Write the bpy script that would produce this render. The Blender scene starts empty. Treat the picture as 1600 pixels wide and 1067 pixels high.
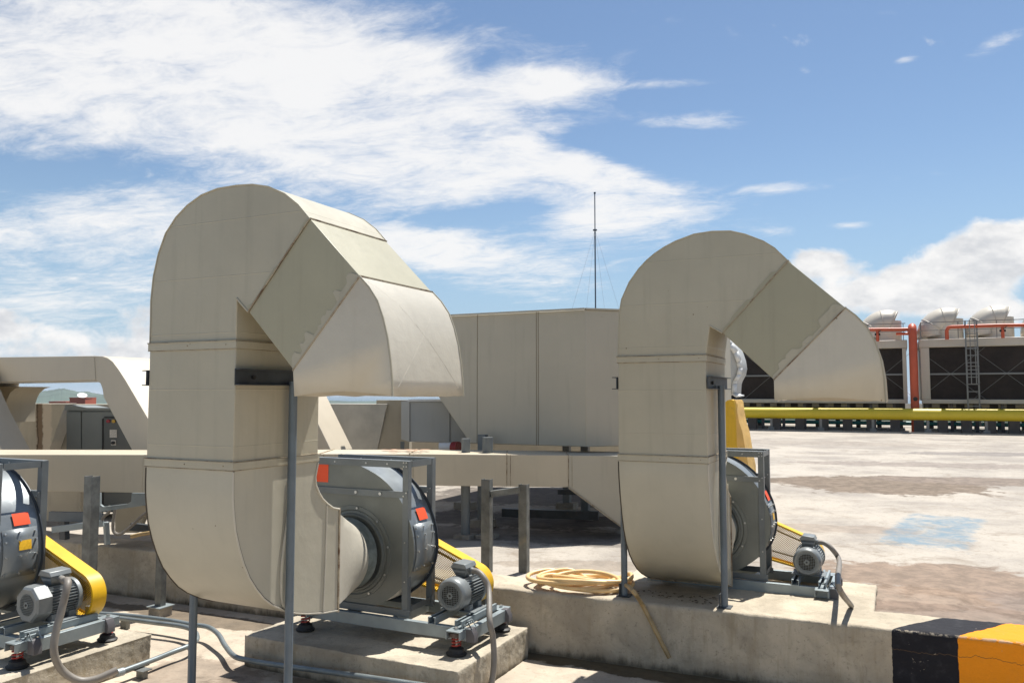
import bpy, bmesh, math, random
from mathutils import Vector, Matrix
R = math.radians
sc = bpy.context.scene
col = sc.collection
random.seed(4)

# ------------------------------------------------------------------ camera
H = 2.0                                   # eye height above the lower roof
F = 1244.0                                # focal length in photo pixels (28 mm)
PITCH = math.atan(82.5 / F)
YAW = math.atan(600 / (F / math.cos(PITCH)))
cam_d = bpy.data.cameras.new('camera'); cam = bpy.data.objects.new('camera', cam_d); col.objects.link(cam)
cam_d.sensor_width = 36; cam_d.lens = 28.0; cam_d.clip_start = .05; cam_d.clip_end = 60000
cam.location = (0, 0, H); cam.rotation_euler = (R(90) + PITCH, 0, YAW)
sc.camera = cam
RIGHT = Vector((math.cos(YAW), math.sin(YAW), 0)); FW0 = Vector((-math.sin(YAW), math.cos(YAW), 0)); UP0 = Vector((0, 0, 1))
FWD = FW0 * math.cos(PITCH) + UP0 * math.sin(PITCH); UP = UP0 * math.cos(PITCH) - FW0 * math.sin(PITCH)
CP = Vector((0, 0, H))
# measuring helpers: where a sight line of the survey photograph meets a plane of the site
def ray(x, y): return FWD + RIGHT * ((x - 800) / F) + UP * ((533.5 - y) / F)
def onz(x, y, z): r = ray(x, y); return CP + r * ((z - H) / r.z)
def onX(x, y, X): r = ray(x, y); return CP + r * (X / r.x)
def onY(x, y, Y): r = ray(x, y); return CP + r * (Y / r.y)
def atd(x, y, d): return CP + ray(x, y) * d

# ------------------------------------------------------------------ sun and sky
SUN_EL, SUN_A = 66, 12                     # elevation; azimuth from +Y towards +X
sun_d = bpy.data.lights.new('sun', 'SUN'); sun = bpy.data.objects.new('sun', sun_d); col.objects.link(sun)
sun_d.energy = 4.9; sun_d.angle = R(.53); sun_d.color = (1, .965, .905)
tos = Vector((math.sin(R(SUN_A)) * math.cos(R(SUN_EL)), math.cos(R(SUN_A)) * math.cos(R(SUN_EL)), math.sin(R(SUN_EL))))
sun.rotation_euler = tos.to_track_quat('Z', 'Y').to_euler()
sc.view_settings.view_transform = 'Standard'; sc.view_settings.look = 'None'
sc.view_settings.exposure = 0.68; sc.view_settings.gamma = 1; sc.view_settings.use_curve_mapping = False
sc.render.resolution_x = 1024; sc.render.resolution_y = 682

class NT:
    """small node-tree writer"""
    def __init__(s, tree): s.t = tree; s.n = tree.nodes; s.l = tree.links
    def new(s, typ, **kw):
        n = s.n.new(typ)
        for k, v in kw.items(): setattr(n, k, v)
        return n
    def put(s, sock, v):
        if isinstance(v, bpy.types.NodeSocket): s.l.new(v, sock)
        elif v is not None:
            try: sock.default_value = v
            except Exception: sock.default_value = (*v, 1)
    def m(s, op, a, b=None, c=None, clamp=False):
        n = s.new('ShaderNodeMath', operation=op, use_clamp=clamp)
        for i, v in enumerate((a, b, c)):
            if v is not None: s.put(n.inputs[i], v)
        return n.outputs[0]
    def v(s, op, a, b=None):
        n = s.new('ShaderNodeVectorMath', operation=op); s.put(n.inputs[0], a)
        if b is not None: s.put(n.inputs[1], b)
        return n.outputs['Value'] if op in ('DOT_PRODUCT', 'LENGTH') else n.outputs[0]
    def noise(s, vec, scale, detail=4, rough=.55, dist=0.0):
        n = s.new('ShaderNodeTexNoise'); s.put(n.inputs['Vector'], vec)
        n.inputs['Scale'].default_value = scale; n.inputs['Detail'].default_value = detail
        n.inputs['Roughness'].default_value = rough; n.inputs['Distortion'].default_value = dist
        return n.outputs[0]
    def ss(s, x, a, b):
        n = s.new('ShaderNodeMapRange', interpolation_type='SMOOTHSTEP'); s.put(n.inputs[0], x)
        n.inputs[1].default_value = a; n.inputs[2].default_value = b; return n.outputs[0]
    def mix(s, f, a, b, mode='MIX'):
        n = s.new('ShaderNodeMix', data_type='RGBA', blend_type=mode); s.put(n.inputs[0], f); s.put(n.inputs[6], a); s.put(n.inputs[7], b)
        return n.outputs[2]
    def sep(s, v): n = s.new('ShaderNodeSeparateXYZ'); s.put(n.inputs[0], v); return n.outputs
    def comb(s, x, y, z):
        n = s.new('ShaderNodeCombineXYZ')
        for i, q in enumerate((x, y, z)): s.put(n.inputs[i], q)
        return n.outputs[0]
    def scl(s, v, sv): return s.v('MULTIPLY', v, sv)

world = bpy.data.worlds.new('World'); sc.world = world; world.use_nodes = True
W = NT(world.node_tree); W.n.clear()
sky = W.new('ShaderNodeTexSky', sky_type='NISHITA', sun_disc=False)
sky.sun_elevation = R(SUN_EL); sky.sun_rotation = R(SUN_A); sky.altitude = 50; sky.air_density = 1.0; sky.dust_density = .2; sky.ozone_density = 2.2
tc = W.new('ShaderNodeTexCoord'); D = tc.outputs['Generated']
fwc = W.m('MAXIMUM', W.m('ABSOLUTE', W.v('DOT_PRODUCT', D, tuple(FW0))), .05)
sx = W.m('DIVIDE', W.v('DOT_PRODUCT', D, tuple(RIGHT)), fwc)           # tangent of bearing from the site's north-west
dz = W.sep(D)[2]
sz = W.m('DIVIDE', dz, fwc)                                            # tangent of elevation
# high cloud sheet seen in perspective
hz = W.m('ADD', W.m('MAXIMUM', dz, 0.0), .16)
q = W.comb(W.m('DIVIDE', W.v('DOT_PRODUCT', D, tuple(RIGHT)), hz), W.m('DIVIDE', W.v('DOT_PRODUCT', D, tuple(FW0)), hz), 0)
qr = W.new('ShaderNodeVectorRotate', rotation_type='Z_AXIS'); W.put(qr.inputs['Vector'], q); qr.inputs['Angle'].default_value = R(14)
qs = W.scl(qr.outputs[0], (1.0, 1.25, 1))
wv_ = W.new('ShaderNodeTexNoise'); W.put(wv_.inputs['Vector'], qs); wv_.inputs['Scale'].default_value = 1.6; wv_.inputs['Detail'].default_value = 3
warp = W.v('ADD', qs, W.scl(W.v('SUBTRACT', wv_.outputs['Color'], (.5, .5, .5)), (.35, .35, .35)))
n1 = W.noise(warp, 1.9, 10, .64, .2)
n2 = W.noise(W.scl(warp, (1.0, 1.7, 1)), 4.6, 9, .66, .5)
n3 = W.noise(W.scl(warp, (1.3, 1.9, 1)), 17, 6, .7, .5)
def cx(px): return (px - 800) / F * 1.0
def cz(py): return (616 - py) / F
def blob(px, py, rx, ry, rot=0, amp=1.0):
    a = W.m('SUBTRACT', sx, cx(px)); b = W.m('SUBTRACT', sz, cz(py))
    c_, s_ = math.cos(R(rot)), math.sin(R(rot))
    u = W.m('DIVIDE', W.m('ADD', W.m('MULTIPLY', a, c_), W.m('MULTIPLY', b, s_)), rx / F)
    v = W.m('DIVIDE', W.m('SUBTRACT', W.m('MULTIPLY', b, c_), W.m('MULTIPLY', a, s_)), ry / F)
    r2 = W.m('ADD', W.m('MULTIPLY', u, u), W.m('MULTIPLY', v, v))
    return W.m('MULTIPLY', W.m('EXPONENT', W.m('MULTIPLY', r2, -1.0)), amp)
def addup(bs):
    a = bs[0]
    for b in bs[1:]: a = W.m('ADD', a, b)
    return a
cov = addup([blob(230, 50, 520, 130, -6, .78), blob(540, 200, 400, 110, -12, .74), blob(710, 262, 120, 44, 4, .40), blob(60, 170, 300, 75, -3, .42), blob(620, 90, 130, 60, 0, .3), blob(800, 205, 95, 32, 10, .30), blob(760, 408, 230, 42, -9, .60), blob(650, 375, 90, 30, -12, .3),
             blob(985, 328, 150, 36, 6, .72), blob(935, 262, 70, 24, -10, .62), blob(1000, 290, 60, 20, 0, .3), blob(850, 120, 130, 30, 3, .60), blob(1080, 185, 95, 18, 2, .48), blob(1050, 120, 90, 10, 4, .35), blob(60, 470, 330, 130, 0, .40),
             blob(170, 350, 280, 80, 0, .46), blob(1430, 82, 22, 8, 10, .5), blob(1270, 100, 14, 7, 0, .45), blob(1215, 290, 70, 12, 3, .35), blob(1345, 348, 45, 8, 4, .42), blob(1210, 358, 50, 9, 2, .36), blob(1590, 50, 60, 14, 20, .45), blob(1410, 3, 40, 10, 0, .4),
             blob(1000, 212, 130, 26, 0, -.55), blob(815, 325, 60, 32, -10, -.38), blob(690, 338, 110, 16, 8, -.32), blob(90, 262, 190, 24, 4, -.30), blob(740, 90, 70, 30, 10, -.28), blob(560, 30, 200, 22, -4, -.12), blob(60, 400, 90, 30, 0, -.2)])
cov = W.m('ADD', cov, W.m('MULTIPLY', W.ss(dz, .62, .85), .34))  # unseen overhead cloud, added to make the ambient light more neutral
tex = W.m('ADD', W.m('MULTIPLY', n1, .50), W.m('ADD', W.m('MULTIPLY', n2, .34), W.m('MULTIPLY', n3, .16)))
covc = W.m('MINIMUM', cov, .69)
hi = W.m('ADD', W.m('MULTIPLY', tex, 2.3), W.m('SUBTRACT', W.m('MULTIPLY', covc, 1.05), 1.42))
hi = W.m('POWER', W.ss(hi, -.10, .56), 1.1)
# low cumulus on the right and the haze bank on the left
cu = W.noise(W.comb(W.m('MULTIPLY', sx, 1.0), W.m('MULTIPLY', sz, 1.5), .3), 9.0, 8, .58, .25)
cum = addup([blob(1570, 385, 120, 46, 26, .60), blob(1430, 432, 110, 34, 12, .52), blob(1285, 410, 52, 24, 0, .50), blob(1560, 480, 160, 36, 0, .50), blob(1350, 470, 120, 30, 0, .38), blob(1150, 560, 240, 40, 0, .25),
             blob(130, 535, 240, 50, 0, .42), blob(200, 480, 90, 22, 0, .22), blob(10, 500, 100, 25, 0, .2)])
cl = W.ss(W.m('ADD', W.m('MULTIPLY', cu, 1.25), W.m('SUBTRACT', cum, .86)), -.02, .20)
shade = W.ss(W.noise(W.comb(sx, W.m('MULTIPLY', sz, 2.0), 3.1), 12, 5, .6), .38, .72)
bgs = W.new('ShaderNodeBackground'); bgs.inputs[1].default_value = .0725
skyc = W.mix(W.m('MULTIPLY', W.ss(dz, .30, -.02), .85), W.mix(1.0, sky.outputs[0], (1.0, 1.01, 1.0, 1), 'MULTIPLY'), (3.2, 4.7, 6.4, 1)); W.put(bgs.inputs[0], skyc)
bgc = W.new('ShaderNodeBackground'); bgc.inputs[1].default_value = .63
cc = W.mix(W.m('MULTIPLY', shade, W.m('MULTIPLY', cl, .75)), (.97, .96, .95, 1), (.55, .58, .63, 1)); W.put(bgc.inputs[0], cc)
mx = W.new('ShaderNodeMixShader'); W.put(mx.inputs[0], W.m('MAXIMUM', W.m('MULTIPLY', hi, .92), cl)); W.l.new(bgs.outputs[0], mx.inputs[1]); W.l.new(bgc.outputs[0], mx.inputs[2])
wo = W.new('ShaderNodeOutputWorld'); W.l.new(mx.outputs[0], wo.inputs[0])

# ------------------------------------------------------------------ materials
def mat(name, base, rough=.5, metal=0.0, mott=0.0, mscale=3.0, stain=None, samt=.5, sscale=2.0, bump=0.0, bscale=20.0, streak=0.0, spec=.5, grain=0.0, lines=None, spots=None, thr=.58, lamp=.0022):
    m = bpy.data.materials.new(name); m.use_nodes = True; N = NT(m.node_tree); N.n.clear()
    P = N.new('ShaderNodeBsdfPrincipled'); O = N.new('ShaderNodeOutputMaterial'); N.l.new(P.outputs[0], O.inputs[0])
    g = N.new('ShaderNodeNewGeometry'); pos = g.outputs['Position']
    c = N.mix(0.0, (*base, 1), (*base, 1)); hgt = None
    if mott:
        f = N.noise(pos, mscale, 6, .6)
        f = N.ss(f, .3, .7)
        c = N.mix(f, tuple(b * (1 - mott) for b in base) + (1,), tuple(min(1, b * (1 + mott)) for b in base) + (1,))
    if grain:
        f = N.noise(pos, 160, 3, .7)
        c = N.mix(N.m('MULTIPLY', N.ss(f, .35, .7), grain), c, tuple(b * .55 for b in base) + (1,))
    if streak:
        f = N.noise(N.scl(pos, (9, 9, .7)), 1.6, 5, .6)
        c = N.mix(N.m('MULTIPLY', N.ss(f, .5, .78), streak), c, tuple(b * .6 for b in base) + (1,))
    if stain:
        f = N.noise(pos, sscale, 8, .68, .6)
        c = N.mix(N.m('MULTIPLY', N.ss(f, thr, thr + .16), samt), c, (*stain, 1))
    if spots:
        vo = N.new('ShaderNodeTexVoronoi'); N.put(vo.inputs['Vector'], pos); vo.inputs['Scale'].default_value = 9
        gate = N.ss(N.noise(pos, 3.1, 2), .55, .6)
        f = N.m('MULTIPLY', N.m('LESS_THAN', vo.outputs['Distance'], .04), gate)
        c = N.mix(f, c, (*spots, 1))
    N.put(P.inputs['Base Color'], c)
    rr = N.noise(pos, 6, 4, .6); N.put(P.inputs['Roughness'], N.m('ADD', rough - .08, N.m('MULTIPLY', rr, .16)))
    P.inputs['Metallic'].default_value = metal; P.inputs['Specular IOR Level'].default_value = spec
    if bump or lines:
        h = N.m('MULTIPLY', N.noise(pos, bscale, 5, .6), 1.0)
        b1 = N.new('ShaderNodeBump'); b1.inputs['Distance'].default_value = 1; b1.inputs['Strength'].default_value = 1
        hh = N.m('MULTIPLY', h, bump)
        if lines:
            z = N.sep(pos)[2]
            fr = N.m('ABSOLUTE', N.m('SUBTRACT', N.m('FRACT', N.m('DIVIDE', z, lines)), .5))
            ln = N.m('SUBTRACT', 1.0, N.ss(fr, 0.0, .014))
            hh = N.m('ADD', hh, N.m('MULTIPLY', ln, lamp))
        N.put(b1.inputs['Height'], hh); N.put(P.inputs['Normal'], b1.outputs[0])
    m['N'] = 1
    return m
PAINT = (.418, .382, .288)
M = {}
M['paint'] = mat('duct_paint', PAINT, .40, mott=.05, mscale=1.6, bump=.0085, bscale=2.3, streak=.26, lines=.312, lamp=.0011, spots=(.12, .08, .04), stain=(.36, .30, .22), samt=.34, sscale=1.6, thr=.57)
M['paint_plain'] = mat('duct_paint_lower', (.455, .424, .335), .40, mott=.05, mscale=1.8, bump=.0085, bscale=2.1, streak=.14, spots=(.10, .07, .04), stain=(.36, .30, .22), samt=.2, sscale=1.5, thr=.6)
M['paint_dark'] = mat('duct_paint_darker', (.352, .328, .23), .45, mott=.05, mscale=1.2, bump=.006, bscale=2.4, streak=.22)  # darker, greener tone for the middle section
M['paint_lit'] = mat('duct_paint_lit', (.50, .465, .385), .40, mott=.06, mscale=2.2, bump=.008, bscale=3.0, streak=.14, spots=(.2, .16, .1), stain=(.42, .33, .22), samt=.25, sscale=1.7, thr=.58)  # paler copy of the duct paint, sunlight put into the colour
M['paint_far'] = mat('duct_paint_white', (.52, .455, .35), .5, mott=.04, mscale=1.5, streak=.10, bump=.002, bscale=3)
M['paint_tan'] = mat('duct_paint_tan', (.52, .45, .33), .45, mott=.06, mscale=1.2, streak=.16, bump=.002, bscale=3)
M['plenum'] = mat('plenum_paint', (.455, .412, .32), .45, mott=.05, mscale=.9, streak=.2, bump=.005, bscale=2, spots=(.16, .12, .08))
M['sealant'] = mat('seam_sealant', (.36, .30, .21), .7, mott=.15, mscale=14, bump=.002, bscale=90, stain=(.13, .07, .035), samt=.95, sscale=7, thr=.47)
M['seam'] = mat('seam_dark_gap', (.07, .055, .04), .8)  # dark joint line along the elbow heel edges
M['steel'] = mat('grey_painted_steel', (.15, .165, .168), .45, .1, mott=.12, mscale=5, stain=(.3, .3, .29), samt=.35, sscale=14, thr=.64)
M['steel_blue'] = mat('blue_grey_pole_paint', (.12, .15, .175), .4, .1, mott=.1, mscale=6, stain=(.35, .37, .38), samt=.3, sscale=22, thr=.68)
M['base'] = mat('light_grey_steel', (.27, .31, .32), .45, .3, mott=.12, mscale=6, stain=(.4, .38, .34), samt=.4, sscale=11, thr=.62)
M['housing'] = mat('fan_housing_steel', (.165, .175, .16), .42, .25, mott=.16, mscale=2.2, streak=.2, bump=.0015, bscale=5)
M['housing_side'] = mat('fan_scroll_steel', (.20, .22, .23), .40, .35, mott=.14, mscale=3, stain=(.5, .52, .53), samt=.6, sscale=8, thr=.60)
M['rim'] = mat('dark_rim', (.05, .058, .068), .45, .2, mott=.1)
M['galv'] = mat('galvanised_steel', (.17, .175, .165), .5, .55, mott=.3, mscale=9, stain=(.30, .26, .17), samt=.4, sscale=6, streak=.4)
M['yellow'] = mat('yellow_guard_paint', (.68, .40, .012), .42, mott=.10, mscale=5, stain=(.30, .19, .05), samt=.5, sscale=7, thr=.60, streak=.25)
M['yellow2'] = mat('faded_yellow_plastic', (.72, .44, .12), .5, mott=.12, mscale=4, bump=.02, bscale=5)
M['ypipe'] = mat('yellow_pipe_paint', (.55, .42, .02), .5, mott=.06, mscale=1, streak=.2)
M['red'] = mat('orange_sticker', (.80, .085, .02), .5)
M['amber'] = mat('yellow_sticker', (.85, .48, .02), .5, mott=.1, mscale=60)
M['black'] = mat('black_rubber', (.018, .017, .016), .6, mott=.2, mscale=10)
M['redwire'] = mat('red_spring', (.40, .035, .02), .45)
M['motor'] = mat('motor_grey', (.20, .215, .215), .38, .15, mott=.08, mscale=8, grain=.2)
M['fin'] = mat('motor_fin_grey', (.20, .22, .225), .42, .2)
M['screw'] = mat('bolt_zinc', (.5, .5, .48), .35, .8)
M['hosegrey'] = mat('grey_flexible_hose', (.20, .18, .155), .5, mott=.12, mscale=8, bump=.0008, bscale=200)
M['conduit'] = mat('grey_conduit', (.20, .23, .235), .42, .35, mott=.15, mscale=7, stain=(.32, .31, .28), samt=.4, sscale=9)
M['hose'] = mat('cream_rubber_hose', (.74, .50, .23), .42, mott=.10, mscale=9, stain=(.34, .19, .07), samt=.6, sscale=13, thr=.6)
M['hose_old'] = mat('brown_rubber_hose', (.36, .25, .115), .45, mott=.2, mscale=12)
M['cab'] = mat('cabinet_grey', (.20, .215, .205), .4, .2, mott=.05, mscale=3, streak=.1)
M['cabpanel'] = mat('cabinet_dark_panel', (.10, .108, .105), .4, .2)
M['label'] = mat('paper_label', (.55, .52, .47), .6, mott=.25, mscale=70)
M['lampr'] = mat('red_lens', (.30, .02, .02), .2); M['lampy'] = mat('yellow_lens', (.55, .33, .03), .2); M['lampb'] = mat('blue_lens', (.04, .07, .14), .2)
M['unit'] = mat('unit_grey', (.38, .385, .365), .5, .1, mott=.05, mscale=2, streak=.12)
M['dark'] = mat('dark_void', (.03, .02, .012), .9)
M['fill'] = mat('tower_fill_pack', (.022, .015, .012), .8, mott=.35, mscale=1.4, bump=.03, bscale=14)
M['tower'] = mat('tower_casing', (.50, .45, .37), .5, mott=.06, mscale=.6, streak=.15)
M['hood'] = mat('tower_hood_plastic', (.56, .51, .42), .35, mott=.06, mscale=.8, streak=.12)
M['orange'] = mat('orange_pipe_paint', (.50, .085, .03), .45, mott=.1, mscale=1)
M['teal'] = mat('teal_pipe_paint', (.02, .16, .15), .45)
M['plinth'] = mat('plinth_grey', (.11, .10, .096), .7, mott=.15, mscale=2)
M['strut'] = mat('galvanised_strut', (.20, .20, .19), .5, .3)
M['wallc'] = mat('parapet_paint', (.40, .355, .27), .7, mott=.08, mscale=2, streak=.3)
M['wallg'] = mat('parapet_grey_render', (.50, .475, .41), .8, mott=.14, mscale=3, bump=.004, bscale=12)
M['roofterra'] = mat('terracotta_paint', (.45, .10, .05), .7, mott=.1, mscale=.2)
M['white'] = mat('white_paint', (.7, .7, .68), .5)
M['mast'] = mat('mast_steel', (.07, .09, .12), .4, .3)
M['wire'] = mat('thin_wire', (.25, .27, .30), .5)

# perforated sheet
m = bpy.data.materials.new('perforated_yellow_sheet'); m.use_nodes = True; N = NT(m.node_tree); N.n.clear()
P = N.new('ShaderNodeBsdfPrincipled'); O = N.new('ShaderNodeOutputMaterial'); T = N.new('ShaderNodeBsdfTransparent'); X = N.new('ShaderNodeMixShader')
tcx = N.new('ShaderNodeTexCoord'); vr = N.new('ShaderNodeVectorRotate', rotation_type='Y_AXIS'); N.put(vr.inputs['Vector'], N.scl(tcx.outputs['Object'], (1, 0, 1))); vr.inputs['Angle'].default_value = R(40)
vo = N.new('ShaderNodeTexVoronoi'); N.put(vo.inputs['Vector'], vr.outputs[0]); vo.inputs['Scale'].default_value = 78; vo.inputs['Randomness'].default_value = 0
hole = N.m('LESS_THAN', vo.outputs['Distance'], .40)
P.inputs['Base Color'].default_value = (.60, .33, .02, 1); P.inputs['Roughness'].default_value = .45
N.put(X.inputs[0], hole); N.l.new(P.outputs[0], X.inputs[1]); N.l.new(T.outputs[0], X.inputs[2]); N.l.new(X.outputs[0], O.inputs[0]); M['perf'] = m

# concrete (pads, kerb) with mossy foot, cracks, painted bands on the kerb
def concrete(name, base, moss=None, bands=False, foot=0.0, mossh=.12):
    m = bpy.data.materials.new(name); m.use_nodes = True; N = NT(m.node_tree); N.n.clear()
    P = N.new('ShaderNodeBsdfPrincipled'); O = N.new('ShaderNodeOutputMaterial'); N.l.new(P.outputs[0], O.inputs[0])
    g = N.new('ShaderNodeNewGeometry'); pos = g.outputs['Position']; px, py, pz = N.sep(pos)[:3]
    a = N.ss(N.noise(pos, 2.2, 9, .66, .4), .34, .68)
    c = N.mix(a, tuple(b * .74 for b in base) + (1,), tuple(min(1, b * 1.14) for b in base) + (1,))
    c = N.mix(N.m('MULTIPLY', N.ss(N.noise(pos, 7, 8, .74, 1.2),   .54, .68), .38), c, tuple(b * .42 for b in base) + (1,))
    c = N.mix(N.m('MULTIPLY', N.ss(N.noise(pos, 38, 6, .8), .56, .66), .55), c, tuple(b * .35 for b in base) + (1,))
    side = N.m('SUBTRACT', 1.0, N.m('ABSOLUTE', N.sep(g.outputs['Normal'])[2]))
    st = N.ss(N.noise(N.scl(pos, (7, 7, .9)), 1.4, 6, .65), .50, .70)
    c = N.mix(N.m('MULTIPLY', N.m('MULTIPLY', st, side), .45), c, (base[0] * .55, base[1] * .50, base[2] * .38, 1))
    if mossh:
        hgt = N.m('DIVIDE', N.m('SUBTRACT', pz, foot), mossh)
        mo = N.m('SUBTRACT', 1.0, N.ss(N.m('ADD', hgt, N.m('MULTIPLY', N.noise(N.scl(pos, (1, 1, .3)), 9, 6, .7), 1.6)), .75, 1.5))
        c = N.mix(N.m('MULTIPLY', mo, N.m('MULTIPLY', side, .85)), c, (.035, .028, .016, 1))
    if bands:
        fl = N.m('ADD', 5.87, N.m('MULTIPLY', px, .040))
        t = N.m('SUBTRACT', px, N.m('MULTIPLY', N.m('MAXIMUM', N.m('SUBTRACT', py, fl), 0.0), .72))
        wob = N.m('MULTIPLY', N.m('SUBTRACT', N.noise(pos, 30, 3), .5), .012)
        t = N.m('ADD', t, wob)
        blk = N.m('MULTIPLY', N.m('GREATER_THAN', t, BX0), N.m('LESS_THAN', t, BX1)); ora = N.m('GREATER_THAN', t, BX1)
        edge = N.m('MULTIPLY', N.ss(N.m('ABSOLUTE', N.m('SUBTRACT', pz, .472)), .022, .0), N.ss(N.m('ABSOLUTE', N.m('SUBTRACT', py, fl)), .03, .0))
        chip = N.m('MAXIMUM', N.ss(N.noise(pos, 13, 6, .75, .5), .665, .69), N.m('MULTIPLY', edge, N.ss(N.noise(pos, 26, 5, .7), .47, .53)))
        keep = N.m('SUBTRACT', 1.0, chip)
        scuff = N.ss(N.noise(pos, 8, 6, .7), .5, .8)
        c = N.mix(N.m('MULTIPLY', blk, keep), c, N.mix(N.m('MULTIPLY', scuff, .5), (.014, .014, .018, 1), (.07, .07, .075, 1)))
        c = N.mix(N.m('MULTIPLY', ora, keep), c, N.mix(N.m('MULTIPLY', scuff, .4), (.80, .27, .010, 1), (.62, .24, .04, 1)))
        # hairline crack
        ck = N.m('ABSOLUTE', N.m('SUBTRACT', pz, N.m('ADD', .345, N.m('MULTIPLY', N.m('SUBTRACT', N.noise(N.scl(pos, (1, 0, 0)), 3.5, 6, .7), .5), .16))))
        ck = N.m('MULTIPLY', N.m('LESS_THAN', ck, .0016), N.m('GREATER_THAN', px, BX0))
        c = N.mix(ck, c, (.10, .06, .03, 1))
    N.put(P.inputs['Base Color'], c); P.inputs['Roughness'].default_value = .82; P.inputs['Specular IOR Level'].default_value = .25
    b1 = N.new('ShaderNodeBump'); b1.inputs['Strength'].default_value = .7; b1.inputs['Distance'].default_value = .012
    N.put(b1.inputs['Height'], N.m('ADD', N.noise(pos, 26, 8, .7), N.m('MULTIPLY', N.noise(pos, 4, 4), .8))); N.put(P.inputs['Normal'], b1.outputs[0])
    return m
BX0 = onz(1392, 981, .475).x; BX1 = onz(1495, 990, .475).x
M['pad'] = concrete('pad_concrete', (.45, .395, .305), foot=0, mossh=.07)
M['kerb'] = concrete('kerb_concrete', (.47, .405, .305), bands=True, foot=0, mossh=.10)
M['block'] = concrete('block_concrete', (.34, .31, .26), mossh=0)

def groundmat(name, base, stains=(), blue=None, dirt=.5, sc_=1.0):
    m = bpy.data.materials.new(name); m.use_nodes = True; N = NT(m.node_tree); N.n.clear()
    P = N.new('ShaderNodeBsdfPrincipled'); O = N.new('ShaderNodeOutputMaterial'); N.l.new(P.outputs[0], O.inputs[0])
    g = N.new('ShaderNodeNewGeometry'); pos = g.outputs['Position']; px, py, pz = N.sep(pos)[:3]
    a = N.ss(N.noise(pos, .55 * sc_, 9, .68, .3), .36, .62)
    c = N.mix(a, (base[0] * .74, base[1] * .74, base[2] * .76) + (1,), tuple(min(1, b * 1.10) for b in base) + (1,))
    c = N.mix(N.m('MULTIPLY', N.ss(N.noise(pos, 1.9, 10, .72, .5), .52, .70), dirt), c, (base[0] * .52, base[1] * .46, base[2] * .40, 1))
    c = N.mix(N.m('MULTIPLY', N.ss(N.noise(pos, 7.5, 8, .75, 1.0), .56, .66), dirt * .8), c, (base[0] * .50, base[1] * .45, base[2] * .40, 1))
    c = N.mix(N.m('MULTIPLY', N.ss(N.noise(pos, 21, 8, .8, .6), .52, .66), dirt * .75), c, (base[0] * .42, base[1] * .38, base[2] * .33, 1))
    c = N.mix(N.m('MULTIPLY', N.ss(N.noise(pos, 60, 3, .7), .60, .70), .22), c, tuple(b * .45 for b in base) + (1,))
    wn = N.noise(pos, 1.3, 8, .68, .4); wn2 = N.noise(pos, 6, 8, .7, .4)
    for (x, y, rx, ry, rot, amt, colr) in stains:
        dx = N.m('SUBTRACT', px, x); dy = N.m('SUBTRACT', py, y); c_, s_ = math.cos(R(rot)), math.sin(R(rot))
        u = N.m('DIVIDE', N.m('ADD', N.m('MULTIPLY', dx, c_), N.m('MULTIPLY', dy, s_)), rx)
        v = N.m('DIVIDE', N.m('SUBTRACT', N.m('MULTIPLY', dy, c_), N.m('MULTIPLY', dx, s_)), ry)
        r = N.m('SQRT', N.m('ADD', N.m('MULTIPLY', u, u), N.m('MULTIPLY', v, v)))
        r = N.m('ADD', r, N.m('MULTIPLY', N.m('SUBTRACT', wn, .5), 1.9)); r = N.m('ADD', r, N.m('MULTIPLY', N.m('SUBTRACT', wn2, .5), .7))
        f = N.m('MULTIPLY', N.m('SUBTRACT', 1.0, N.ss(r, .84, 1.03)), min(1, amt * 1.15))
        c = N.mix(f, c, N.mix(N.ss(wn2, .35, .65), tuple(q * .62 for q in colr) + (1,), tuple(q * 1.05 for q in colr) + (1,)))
    if blue:
        x, y, rx, ry, rot = blue
        dx = N.m('SUBTRACT', px, x); dy = N.m('SUBTRACT', py, y); c_, s_ = math.cos(R(rot)), math.sin(R(rot))
        u = N.m('ABSOLUTE', N.m('DIVIDE', N.m('ADD', N.m('MULTIPLY', dx, c_), N.m('MULTIPLY', dy, s_)), rx))
        v = N.m('ABSOLUTE', N.m('DIVIDE', N.m('SUBTRACT', N.m('MULTIPLY', dy, c_), N.m('MULTIPLY', dx, s_)), ry))
        r = N.m('ADD', N.m('MAXIMUM', u, v), N.m('ADD', N.m('MULTIPLY', N.m('SUBTRACT', wn2, .5), .9), N.m('MULTIPLY', N.m('SUBTRACT', wn, .5), .5)))
        f = N.m('MULTIPLY', N.m('SUBTRACT', 1.0, N.ss(r, .78, 1.05)), N.m('ADD', .12, N.m('MULTIPLY', N.ss(N.noise(pos, 3.2, 9, .75, .6), .36, .62), .62)))
        c = N.mix(f, c, (.11, .20, .27, 1))
    N.put(P.inputs['Base Color'], c); P.inputs['Roughness'].default_value = .85; P.inputs['Specular IOR Level'].default_value = .2
    b1 = N.new('ShaderNodeBump'); b1.inputs['Strength'].default_value = .5; b1.inputs['Distance'].default_value = .01
    N.put(b1.inputs['Height'], N.noise(pos, 22, 8, .7)); N.put(P.inputs['Normal'], b1.outputs[0])
    return m

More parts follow.
